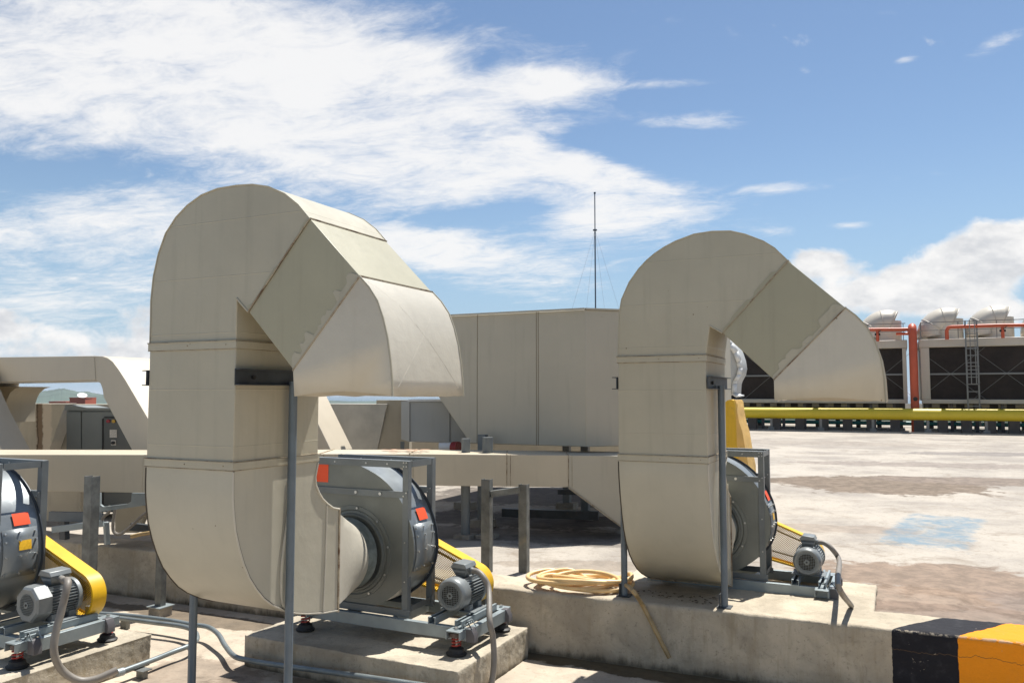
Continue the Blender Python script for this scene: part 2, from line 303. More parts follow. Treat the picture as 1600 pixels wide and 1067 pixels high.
# ------------------------------------------------------------------ object helpers
class MB:
    def __init__(s): s.bm = bmesh.new()
    def face(s, pts):
        vs = [s.bm.verts.new(p) for p in pts]
        try: return s.bm.faces.new(vs)
        except ValueError: return None
    def box(s, x0, x1, y0, y1, z0, z1, mtx=None):
        r = bmesh.ops.create_cube(s.bm, size=1)
        for v in r['verts']:
            v.co = Vector(((x0 + x1) / 2 + v.co.x * (x1 - x0), (y0 + y1) / 2 + v.co.y * (y1 - y0), (z0 + z1) / 2 + v.co.z * (z1 - z0)))
            if mtx: v.co = mtx @ v.co
        return s
    def bar(s, a, b, w, h=None, up=(0, 0, 1)):
        a, b = Vector(a), Vector(b); h = h or w; d = (b - a); L = d.length; d.normalize()
        u = Vector(up); sd = d.cross(u)
        if sd.length < 1e-4: sd = d.cross(Vector((1, 0, 0)))
        sd.normalize(); u = sd.cross(d)
        mt = Matrix((( sd.x, d.x, u.x, a.x), (sd.y, d.y, u.y, a.y), (sd.z, d.z, u.z, a.z), (0, 0, 0, 1)))
        return s.box(-w / 2, w / 2, 0, L, -h / 2, h / 2, mt)
    def angle(s, a, b, w, t, sx=1, sy=1):
        """L-section upright from a to b: legs along +-x and +-y"""
        a, b = Vector(a), Vector(b)
        x0, x1 = sorted((a.x, a.x + sx * w)); y0, y1 = sorted((a.y, a.y + sy * t))
        s.box(x0, x1, y0, y1, a.z, b.z)
        x0, x1 = sorted((a.x, a.x + sx * t)); y0, y1 = sorted((a.y + sy * t, a.y + sy * w))
        return s.box(x0, x1, y0, y1, a.z, b.z)
    def prism(s, poly, axis, a, b, ends=(1, 1), skip=()):
        """poly of 2-D points; axis 'y': points are (x,z); axis 'x': points are (y,z); axis 'z': (x,y)"""
        def P(p, t): return {'y': (p[0], t, p[1]), 'x': (t, p[0], p[1]), 'z': (p[0], p[1], t)}[axis]
        va = [s.bm.verts.new(P(p, a)) for p in poly]; vb = [s.bm.verts.new(P(p, b)) for p in poly]
        n = len(poly)
        for i in range(n):
            if i in skip: continue
            j = (i + 1) % n; s.bm.faces.new((va[i], va[j], vb[j], vb[i]))
        if ends[0]: s.bm.faces.new(va)
        if ends[1]: s.bm.faces.new(vb[::-1])
        return s
    def tube(s, pts, r, n=10, closed=False, caps=True):
        pts = [Vector(p) for p in pts]; rings = []; prev = None
        for i, p in enumerate(pts):
            t = (pts[min(i + 1, len(pts) - 1)] - pts[max(i - 1, 0)]).normalized()
            if prev is None:
                u = t.cross(Vector((0, 0, 1)));
                if u.length < .1: u = t.cross(Vector((1, 0, 0)))
                u.normalize()
            else:
                u = (prev - t * prev.dot(t)).normalized()
            prev = u; w = t.cross(u)
            rr = r[i] if isinstance(r, (list, tuple)) else r
            rings.append([s.bm.verts.new(p + (u * math.cos(2 * math.pi * k / n) + w * math.sin(2 * math.pi * k / n)) * rr) for k in range(n)])
        for i in range(len(rings) - 1):
            for k in range(n):
                s.bm.faces.new((rings[i][k], rings[i][(k + 1) % n], rings[i + 1][(k + 1) % n], rings[i + 1][k]))
        if caps: s.bm.faces.new(rings[0][::-1]); s.bm.faces.new(rings[-1])
        return s
    def cyl(s, a, b, r, n=20, r2=None):
        return s.tube([a, b], [r, r if r2 is None else r2], n)
    def loft(s, rings, caps=(0, 0)):
        vs = [[s.bm.verts.new(p) for p in r] for r in rings]; n = len(vs[0])
        for i in range(len(vs) - 1):
            for k in range(n): s.bm.faces.new((vs[i][k], vs[i][(k + 1) % n], vs[i + 1][(k + 1) % n], vs[i + 1][k]))
        if caps[0]: s.bm.faces.new(vs[0][::-1])
        if caps[1]: s.bm.faces.new(vs[-1])
        return s
    def build_each(s, name, m, parent=None, **k):
        """one object for every separate piece"""
        bm = s.bm; bm.verts.ensure_lookup_table(); seen = set(); out = []; groups = []
        for v in bm.verts:
            if v in seen: continue
            st_ = [v]; seen.add(v); g_ = []
            while st_:
                a = st_.pop(); g_.append(a)
                for e in a.link_edges:
                    o_ = e.other_vert(a)
                    if o_ not in seen: seen.add(o_); st_.append(o_)
            groups.append(g_)
        for g_ in groups:
            mb = MB(); mp = {v: mb.bm.verts.new(v.co) for v in g_}; fs = {f for v in g_ for f in v.link_faces}
            for f in fs: mb.bm.faces.new([mp[v] for v in f.verts])
            out.append(mb.build(name, m, parent, **k))
        bm.free(); return out
    def build(s, name, m, parent=None, bevel=0, solid=0, smooth=40, seg=2, off=None):
        bm = s.bm
        bmesh.ops.recalc_face_normals(bm, faces=bm.faces)
        for f in bm.faces: f.smooth = True
        me = bpy.data.meshes.new(name)
        if off is not None: bmesh.ops.translate(bm, verts=bm.verts, vec=-Vector(off))
        bm.to_mesh(me); bm.free()
        me.set_sharp_from_angle(angle=R(smooth))
        for q_ in (m if isinstance(m, (list, tuple)) else [m]): me.materials.append(q_)
        o = bpy.data.objects.new(name, me); col.objects.link(o)
        if parent is not None: o.parent = parent
        if solid:
            md = o.modifiers.new('solid', 'SOLIDIFY'); md.thickness = solid; md.offset = -1
        if bevel:
            md = o.modifiers.new('bevel', 'BEVEL'); md.width = bevel; md.segments = seg; md.limit_method = 'ANGLE'; md.angle_limit = R(35); md.use_clamp_overlap = True
        return o
def roughen(o, voxel=.02, amp=.009, size=.16):
    o.modifiers.clear()
    md = o.modifiers.new('remesh', 'REMESH'); md.mode = 'VOXEL'; md.voxel_size = voxel; md.use_smooth_shade = True
    for nm, a_, s_ in (('coarse', amp, size), ('fine', amp * .6, size * .22)):
        tx = bpy.data.textures.new(nm, 'CLOUDS'); tx.noise_scale = s_; tx.noise_depth = 4
        md = o.modifiers.new(nm, 'DISPLACE'); md.texture = tx; md.texture_coords = 'GLOBAL'; md.strength = a_; md.mid_level = .62
def thing(name, label, cat, loc=(0, 0, 0), group=None, scale=1.0, rot=0):
    o = bpy.data.objects.new(name, None); col.objects.link(o); o.location = loc; o.scale = (scale,) * 3; o.rotation_euler = (0, 0, rot); o.empty_display_size = .2
    return tag(o, label, cat, group)
def tag(o, label=None, cat=None, group=None, kind=None):
    if label: o['label'] = label
    if cat: o['category'] = cat
    if group: o['group'] = group
    if kind: o['kind'] = kind
    return o
def copy_tree(o, parent=None):
    c = o.copy(); col.objects.link(c); c.parent = parent
    for ch in list(o.children): copy_tree(ch, c)
    return c
def catmull(pts, n=8):
    pts = [Vector(p) for p in pts]; out = []
    P_ = [pts[0] * 2 - pts[1]] + pts + [pts[-1] * 2 - pts[-2]]
    for i in range(1, len(P_) - 2):
        for k in range(n):
            t = k / n; a, b, c, d = P_[i - 1], P_[i], P_[i + 1], P_[i + 2]
            out.append(.5 * ((2 * b) + (c - a) * t + (2 * a - 5 * b + 4 * c - d) * t * t + (3 * b - a - 3 * c + d) * t ** 3))
    out.append(pts[-1]); return out
def xz(p): return (p.x, p.z)

# ------------------------------------------------------------------ setting
SL = .415
def fl(x): return 5.87 + .040 * x
def bl(x): return 6.33 + .050 * x
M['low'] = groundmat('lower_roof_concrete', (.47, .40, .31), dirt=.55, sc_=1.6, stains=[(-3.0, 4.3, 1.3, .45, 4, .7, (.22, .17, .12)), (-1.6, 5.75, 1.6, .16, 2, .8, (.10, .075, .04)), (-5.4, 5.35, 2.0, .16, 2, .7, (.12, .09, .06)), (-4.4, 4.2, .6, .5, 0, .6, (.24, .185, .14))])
st = [(-.35, 15.6, 2.0, 1.55, 12, .85, (.20, .155, .115)), (1.9, 17.0, 2.6, .8, 6, .8, (.22, .175, .14)), (1.0, 20.5, 3.4, .7, 10, .6, (.26, .22, .19)), (3.5, 25, 4, .8, 12, .6, (.2, .18, .17)),
      (.2, 7.9, 1.3, .7, 12, .75, (.25, .18, .13)), (1.3, 7.2, .9, .6, 0, .75, (.22, .165, .13)), (-.3, 7.1, .9, .55, 10, .7, (.27, .195, .14)), (.6, 6.75, 1.2, .25, 4, .7, (.22, .16, .12)), (-1.0, 10.2, 1.2, .35, 14, .45, (.30, .24, .19)), (-4.2, 8.2, 1.8, .5, 14, .65, (.16, .14, .125)), (-3.0, 9.6, 1.6, .5, 10, .8, (.10, .085, .07)), (-4.4, 9.2, 1.6, .7, 8, .75, (.12, .10, .085)), (-2.9, 8.4, 1.2, .4, 15, .6, (.15, .13, .11)), (-4.9, 11.5, 2.2, 1.2, 8, .7, (.12, .10, .085)),
      (-2.6, 7.1, 1.0, .25, 20, .5, (.27, .22, .17)), (-6.2, 6.9, .9, .5, 20, .6, (.2, .16, .12)), (-2, 28, 5, 1.2, 4, .5, (.3, .26, .22))]
M['slab'] = groundmat('upper_roof_concrete', (.372, .335, .285), dirt=.66, stains=st, blue=(.36, 10.7, .45, 1.35, -9))
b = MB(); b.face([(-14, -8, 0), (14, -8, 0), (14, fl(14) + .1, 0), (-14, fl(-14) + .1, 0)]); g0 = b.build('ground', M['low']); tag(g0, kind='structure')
b = MB(); b.face([(-30, bl(-30) - .1, SL), (16, bl(16) - .1, SL), (60, 62, SL), (-45, 62, SL)]); g1 = b.build('roof_slab', M['slab']); tag(g1, kind='structure')
b = MB(); NS = 60; x0, x1 = -12.0, 8.0
for i in range(1):
    b.prism([(x0, fl(x0)), (x1, fl(x1)), (x1, bl(x1)), (x0, bl(x0))], 'z', -.02, .475)
kerb = b.build('concrete_kerb', M['kerb'], bevel=.012)
roughen(kerb, .022, .015)
tag(kerb, 'long raised concrete kerb with black and orange painted end', 'kerb')
# building mass under the roof and the sea and hills far off
M['sea'] = mat('sea_water', (.03, .075, .11), .25, mott=.2, mscale=.01)
b = MB(); b.face([(-30000, -2000, -30), (30000, -2000, -30), (30000, 40000, -30), (-30000, 40000, -30)]); tag(b.build('sea', M['sea']), kind='structure')
M['hill'] = mat('hill_woodland', (.06, .09, .07), .9, mott=.3, mscale=.012, stain=(.24, .20, .18), samt=.5, sscale=.02, thr=.6)
b = MB(); prof = [(-300, 612), (-120, 613), (-40, 612), (8, 615), (20, 611.5), (32, 613.5), (48, 617), (62, 614.5), (76, 613), (92, 610), (100, 609.7), (108, 611.5), (122, 615), (138, 614.5), (152, 618), (185, 622), (240, 627), (330, 630), (520, 629), (700, 631)]
rows = [(0.0, 1.0), (.12, .93), (.35, .7), (.7, .35), (1.0, 0)]
pts = []
for i in range(len(prof) - 1):
    for k in range(6):
        t = k / 6; pts.append((prof[i][0] + (prof[i + 1][0] - prof[i][0]) * t, prof[i][1] + (prof[i + 1][1] - prof[i][1]) * t))
grid = []
for (f, hh) in [(-.5, 0)] + rows:
    row = []
    for (px, py) in pts:
        top = atd(px, py - 3, 2600); base = -30
        p = atd(px, 616, 2600 - 900 * f); zt = base + (max(top.z, base + 2) - base) * hh + random.uniform(-1, 1) * (1 if hh > .1 else 0)
        row.append(b.bm.verts.new((p.x, p.y, zt)))
    grid.append(row)
for i in range(len(grid) - 1):
    for k in range(len(pts) - 1): b.bm.faces.new((grid[i][k], grid[i][k + 1], grid[i + 1][k + 1], grid[i + 1][k]))
tag(b.build('hills', M['hill'], smooth=60), kind='structure')

# ------------------------------------------------------------------ gooseneck ducts
def jag_strip(bm_, a, b_, y, w0, w1, side, n=34, t=.0035):
    """irregular brushed sealant band along the seam a-b on a face at y"""
    a, b_ = Vector((a[0], 0, a[1])), Vector((b_[0], 0, b_[1])); d = b_ - a; nn = Vector((-d.z, 0, d.x)).normalized() * side
    low, hi_ = [], []; w = random.uniform(w0, w1)
    for i in range(n + 1):
        if random.random() < .45: w = random.uniform(w0, w1)
        p = a + d * (i / n); q = p + nn * w * (1 if 0 < i < n else .2)
        low.append((p.x, p.z)); hi_.append((q.x, q.z))
    for i in range(n):
        bm_.face([(low[i][0], y - t, low[i][1]), (low[i + 1][0], y - t, low[i + 1][1]), (hi_[i + 1][0], y - t, hi_[i + 1][1]), (hi_[i][0], y - t, hi_[i][1])])
def gooseneck(Y0, d, Xl, Xr, arc1, s1o, s1i, thr, arc2, s2o, s2i, out_in, zl, zu, label, fan_c, fan_r, exit_dy, poles, seed, low=False):
    random.seed(seed)
    HEEL, EXB, EXT = (HEEL_B, .505, 1.20) if low else (HEEL_A, .63, 1.269)
    THROAT = [(a, c - (.06 if low else 0)) for a, c in THROAT_A]
    O = Vector((Xl, Y0, poles['z']))
    t = thing('gooseneck_duct', label, 'air duct', tuple(O), 'gooseneck ducts on fans')
    def B(mb, name, m, parent=t, **k): return mb.build(name, m, parent, off=O, **k)
    Y1 = Y0 + d
    # riser, slightly out of true as sheet metal is
    b = MB(); b.box(Xl, Xr, Y0, Y1, zl, zu); B(b, 'riser', M['paint'], bevel=.005)
    # upper bend: arc1 goes from the outer (left) side over the top to seam 1
    poly = [(Xl, zu)] + arc1 + [s1o, s1i, thr, (Xr, zu)]
    b = MB(); b.prism(poly, 'y', Y0 + .001, Y1 - .001, smooth if False else (1, 1)); B(b, 'bend', M['paint'], bevel=.004, smooth=28)
    b = MB(); b.prism([s1o, s2o, s2i, s1i], 'y', Y0 + .004, Y1 - .004); B(b, 'middle_section', M['paint_dark'], bevel=.004)
    # outlet elbow: open-bottomed shell with a slightly wavy lip
    poly = [s2o] + arc2 + [out_in, s2i]; n = len(arc2) + 1
    b = MB(); ny = 8; ring = []
    for k in range(ny + 1):
        y = Y0 + d * k / ny; ring.append([b.bm.verts.new((p[0], y, p[1] + (.004 * math.sin(k * 1.7 + 1) if i_ in (n - 1, n) and 0 < k < ny else 0))) for i_, p in enumerate(poly)])
    m_ = len(poly)
    for k in range(ny):
        for i in range(m_):
            j = (i + 1) % m_
            if i == n - 1: continue          # open outlet
            b.bm.faces.new((ring[k][i], ring[k][j], ring[k + 1][j], ring[k + 1][i]))
    # front and back cheeks, the lower edge subdivided so the lip can sag
    for r_, yy in ((ring[0], Y0), (ring[-1], Y1)):
        lo = []
        for k in range(1, 8):
            f = k / 8; px = arc2[-1][0] + (out_in[0] - arc2[-1][0]) * f; pz = arc2[-1][1] + (out_in[1] - arc2[-1][1]) * f
            lo.append(b.bm.verts.new((px, yy, pz + (.024 if yy == Y0 else -.004) * math.sin(f * 3.1) + .0012 * math.sin(f * 17))))
        b.bm.faces.new(r_[:n] + lo + r_[n:])
    hood = B(b, 'outlet_elbow', M['paint_lit'], solid=.006, smooth=28)
    # seams
    b = MB()
    for (a, c) in ((s1o, s1i), (s2o, s2i)):
        b.bar((a[0], Y0 - .002, a[1]), (c[0], Y0 - .002, c[1]), .0075, .0045, up=(0, 1, 0))
        b.bar((a[0], Y0, a[1] + .003), (a[0], Y1, a[1] + .003), .008, .007)
        b.bar((c[0], Y0, c[1] - .003), (c[0], Y1, c[1] - .003), .008, .007)
    b.build_each('seam_joint', M['sealant'], t, off=O)
    # raised edge bead along both curved edges of the bend and the outlet
    b = MB()
    for yy in (Y0 - .001, Y1 + .001):
        b.tube([(x_, yy, z_) for x_, z_ in [(Xl, zu)] + arc1 + [s1o]], .004, 6); b.tube([(x_, yy, z_) for x_, z_ in [s2o] + arc2], .0055, 6)
    b.tube([(s1i[0], Y0 - .001, s1i[1]), (thr[0], Y0 - .001, thr[1])], .006, 6)
    b.build_each('edge_bead', M['paint'], t, off=O)
    b = MB(); jag_strip(b, s2i, s2o, Y0 + .004, .02, .075, 1); B(b, 'sealant_patch', M['paint'])
    b = MB(); jag_strip(b, s1i, s1o, Y0 + .001, .004, .03, 1, 26); B(b, 'dark_sealant_patch', M['paint_dark'])
    cr = [s2o] + arc2; L_ = [0]
    for i in range(1, len(cr)): L_.append(L_[-1] + math.hypot(cr[i][0] - cr[i - 1][0], cr[i][1] - cr[i - 1][1]))
    for sg in (0, 1):                        # cross-break creases pressed into the outer sheet
        pts_ = []
        for k in range(25):
            f = .05 + .88 * k / 24; d_ = f * L_[-1]; i = max(j for j in range(len(L_) - 1) if L_[j] <= d_); u = (d_ - L_[i]) / (L_[i + 1] - L_[i])
            yy = Y0 + d * (f if sg else 1 - f); pts_.append((cr[i][0] + (cr[i + 1][0] - cr[i][0]) * u - .0013, yy, cr[i][1] + (cr[i + 1][1] - cr[i][1]) * u - .0013))
        b = MB(); b.tube(pts_, .0024, 6); B(b, 'crease', M['paint_lit'])
    # flanged bands
    for zz in (zl, zu):
        b = MB(); e = .007; hgt = .042
        b.box(Xl - e, Xr + e, Y0 - e, Y0 - .0005, zz - hgt, zz); b.box(Xr + .0005, Xr + e, Y0 - .0005, Y1 + e, zz - hgt, zz); b.box(Xl - e, Xl - .0005, Y0 - .0005, Y1 + e, zz - hgt, zz); b.box(Xl - .0005, Xr + .0005, Y1 + .0005, Y1 + e, zz - hgt, zz)
        b.box(Xl - .009, Xr + .009, Y0 - .011, Y0 - .0075, zz - .0035, zz + .0015)
        fb = B(b, 'flange_band', M['paint'], bevel=.002)
        b = MB()
        b.box(Xl - .0095, Xr + .0095, Y0 - .0115, Y1, zz + .0017, zz + .0045); b.box(Xl - .0075, Xr + .0075, Y0 - .0078, Y1, zz - hgt - .0025, zz - hgt - .0003)
        for xs in (.31, .60): b.cyl((Xl + xs, Y0 - e - .003, zz - .02), (Xl + xs, Y0 - e, zz - .02), .0035, 8)
        B(b, 'band_seam', M['sealant'], fb)
    # bottom elbow towards the fan inlet
    pr = [(Y0, zl - .043)] + [(Y0 + a, c) for a, c in HEEL] + [(Y0 + exit_dy, EXT)] + [(Y0 + a * exit_dy / .913, c) for a, c in THROAT] + [(Y1, zl - .043)]
    b = MB(); b.prism(pr, 'x', Xl, Xr); B(b, 'bottom_elbow', M['paint_plain'], bevel=.004, smooth=30)
    b = MB()
    hp = [(Y0, zl - .05)] + [(Y0 + a, c) for a, c in HEEL]
    b.tube([(Xr + .002, y_, z_) for y_, z_ in hp], .0055, 6)
    b2 = MB(); b2.tube([(Xl - .002, y_, z_) for y_, z_ in hp], .0045, 6); b2.tube([(Xr + .001, y_ + .005, z_ + .003) for y_, z_ in hp], .0035, 6); b2.build_each('elbow_seam', M['seam'], t, off=O)
    b2 = MB()
    for pts_ in ([(.445, zl - .10), (.43, 1.30), (.395, 1.08), (.385, .92), (.40, .80), (.43, .755)], [(.47, zl - .08), (.465, 1.3), (.45, 1.1), (.445, .9), (.455, .745)], [(.79, 1.31), (.785, 1.0), (.77, .665)]):
        b2.tube(catmull([(Xr + .003, Y0 + y_ * exit_dy / .913, z_) for y_, z_ in pts_], 5), .0055, 6)
    b2.build_each('standing_seam', M['paint_lit'], t, off=O)
    tp = [(Y0 + exit_dy, EXT)] + [(Y0 + a * exit_dy / .913, c) for a, c in THROAT] + [(Y1, zl - .05)]
    b.tube([(Xr + .002, y_, z_) for y_, z_ in tp], .007, 6)
    b.build_each('elbow_bead', M['paint_lit'], t, off=O)
    b = MB(); ye = Y0 + exit_dy; b.box(Xl - .006, Xr + .006, ye, ye + .012, EXB - .006, EXT + .006); b.box(Xr + .0005, Xr + .004, Y0 + .46, Y0 + .474, .74, zl - .06); B(b, 'exit_flange', M['sealant'])
    # transition from rectangle to circle
    n = 40; rings = []; cx_, cz_ = (Xl + Xr) / 2, (EXB + EXT) / 2; hx, hz2 = (Xr - Xl) / 2, (EXT - EXB) / 2
    for k, f in enumerate([0, .12, .3, .5, .7, .88, 1.0]):
        r_ = []
        for i in range(n):
            a = 2 * math.pi * (i + .5) / n; ca, sa = math.cos(a), math.sin(a)
            s_ = min(hx / abs(ca) if abs(ca) > 1e-6 else 9, hz2 / abs(sa) if abs(sa) > 1e-6 else 9)
            pr_ = Vector((cx_ + ca * s_, 0, cz_ + sa * s_)); pc = Vector((fan_c[0] + ca * fan_r, 0, fan_c[2] + sa * fan_r))
            g = f; q_ = pr_.lerp(pc, g); r_.append((q_.x, ye + .012 + (fan_c[1] - .14 - ye) * f, q_.z))
        rings.append(r_)
    b = MB(); b.loft(rings); B(b, 'transition_cone', M['paint_lit'], smooth=45)
    b = MB(); y_ = fan_c[1] - .13
    b.tube([(fan_c[0], y_, fan_c[2]), (fan_c[0], y_ + .12, fan_c[2])], fan_r * .97, 40, caps=False); B(b, 'flexible_collar', M['collar'], smooth=60)
    # channels and poles
    zc = poles['zc']; ch = .09
    for s_, xx in ((1, Xr + .006), (-1, Xl - .006)):
        b = MB(); w = .038 * s_; x_a, x_b = sorted((xx, xx + .006 * s_)); b.box(x_a, x_b, Y0 - .012, Y1 + .02, zc - ch / 2, zc + ch / 2)
        x_a, x_b = sorted((xx + .006 * s_, xx + w)); b.box(x_a, x_b, Y0 - .012, Y1 + .02, zc + ch / 2 - .006, zc + ch / 2); b.box(x_a, x_b, Y0 - .012, Y1 + .02, zc - ch / 2, zc - ch / 2 + .006)
        chn = B(b, 'channel', M['steel_dark'], bevel=.001)
        b = MB(); b.cyl((xx, Y0 + .12, zc), (xx + .02 * s_, Y0 + .12, zc), .012, 8); B(b, 'bolt', M['black'], chn)
        px_, py_ = poles['r'] if s_ > 0 else poles['l']
        b = MB(); b.cyl((px_, py_, poles['z'] + .002), (px_, py_, zc - .02 if s_ > 0 else zc - .05), .0245, 20)
        pole = B(b, 'support_pole', M['steel_blue'])
        if poles['z'] > .3:
            b = MB(); b.box(px_ - .05, px_ + .05, py_ - .05, py_ + .05, poles['z'], poles['z'] + .006); b.box(px_ - .034, px_ - .029, py_ - .03, py_ + .035, poles['z'] + .006, poles['z'] + .09)
            B(b, 'base_plate', M['steel_dark'], pole)
    return t
M['steel_dark'] = mat('dark_channel_steel', (.055, .063, .07), .5, .3, mott=.2, mscale=8, stain=(.2, .12, .06), samt=.4, sscale=14)
M['collar'] = mat('collar_steel', (.20, .225, .21), .5, .2, mott=.3, mscale=12, stain=(.10, .12, .07), samt=.6, sscale=8, thr=.52)
# elbow profile (distance behind the front sheet, height)
HEEL_A = [(0, 1.50), (.002, 1.437), (.012, 1.35), (.026, 1.263), (.055, 1.17), (.09, 1.082), (.135, .995), (.19, .923), (.25, .858), (.32, .806), (.42, .752), (.52, .712), (.632, .682), (.78, .652), (.913, .634)]
HEEL_B = [(0, 1.45), (.008, 1.39), (.03, 1.27), (.068, 1.12), (.11, 1.0), (.165, .895), (.24, .80), (.33, .72), (.44, .648), (.56, .59), (.68, .545), (.80, .51)]
THROAT_A = [(.85, 1.285), (.797, 1.316), (.75, 1.35), (.715, 1.391), (.685, 1.44), (.676, 1.494)]
YA = 3.249
pa = lambda *l: [xz(onY(x_, y_, YA)) for x_, y_ in l]
arcA = pa((235.5, 505), (236, 470), (240, 432), (248, 396), (259, 365), (275, 340), (293, 321), (315, 305), (340, 295), (370, 290), (395, 288.5), (420, 292), (445, 303), (466, 320))
arc2A = pa((577, 449), (590, 470), (599, 497), (606, 528), (610.5, 562), (613, 592), (614, 619))
gA = gooseneck(YA, .70, -3.898, -3.232, arcA, *pa((484, 342), (388, 487), (370, 466)), arc2A, *pa((562, 432), (458, 578), (460, 619)), 1.632, 2.292,
    'tall beige gooseneck duct with hooked hood, left of the antenna mast', (-3.72, 4.92, .82), .27, .913,
    dict(z=0.0, zc=2.095, r=(-3.185, 3.66), l=(-3.94, 3.66)), 1)
YB = 5.65
pa = lambda *l: [xz(onY(x_, y_, YB)) for x_, y_ in l]
arcB = pa((966, 520), (967, 492), (971, 468), (983, 441), (997.5, 420.5), (1010, 407), (1023, 396), (1038, 386), (1055, 377), (1084, 366), (1112, 361.6), (1141, 361), (1164, 366), (1193, 377), (1210, 387.5))
arc2B = pa((1337, 493), (1354, 510), (1367, 533), (1376, 558), (1382, 590), (1385, 628))
gB = gooseneck(YB, .68, onY(966, 640, YB).x, -1.20, arcB, *pa((1231, 407.5), (1128.5, 520), (1109, 509)), arc2B, *pa((1321, 481), (1209, 593), (1210, 626)), 1.56, 2.275,
    'beige gooseneck duct standing on the kerb in front of the cooling towers', (-1.406, 6.60, .923), .24, .80,
    dict(z=.475, zc=onX(1112, 598, -1.19).z, r=(-1.155, 5.93), l=(-1.905, 5.93)), 2, True)

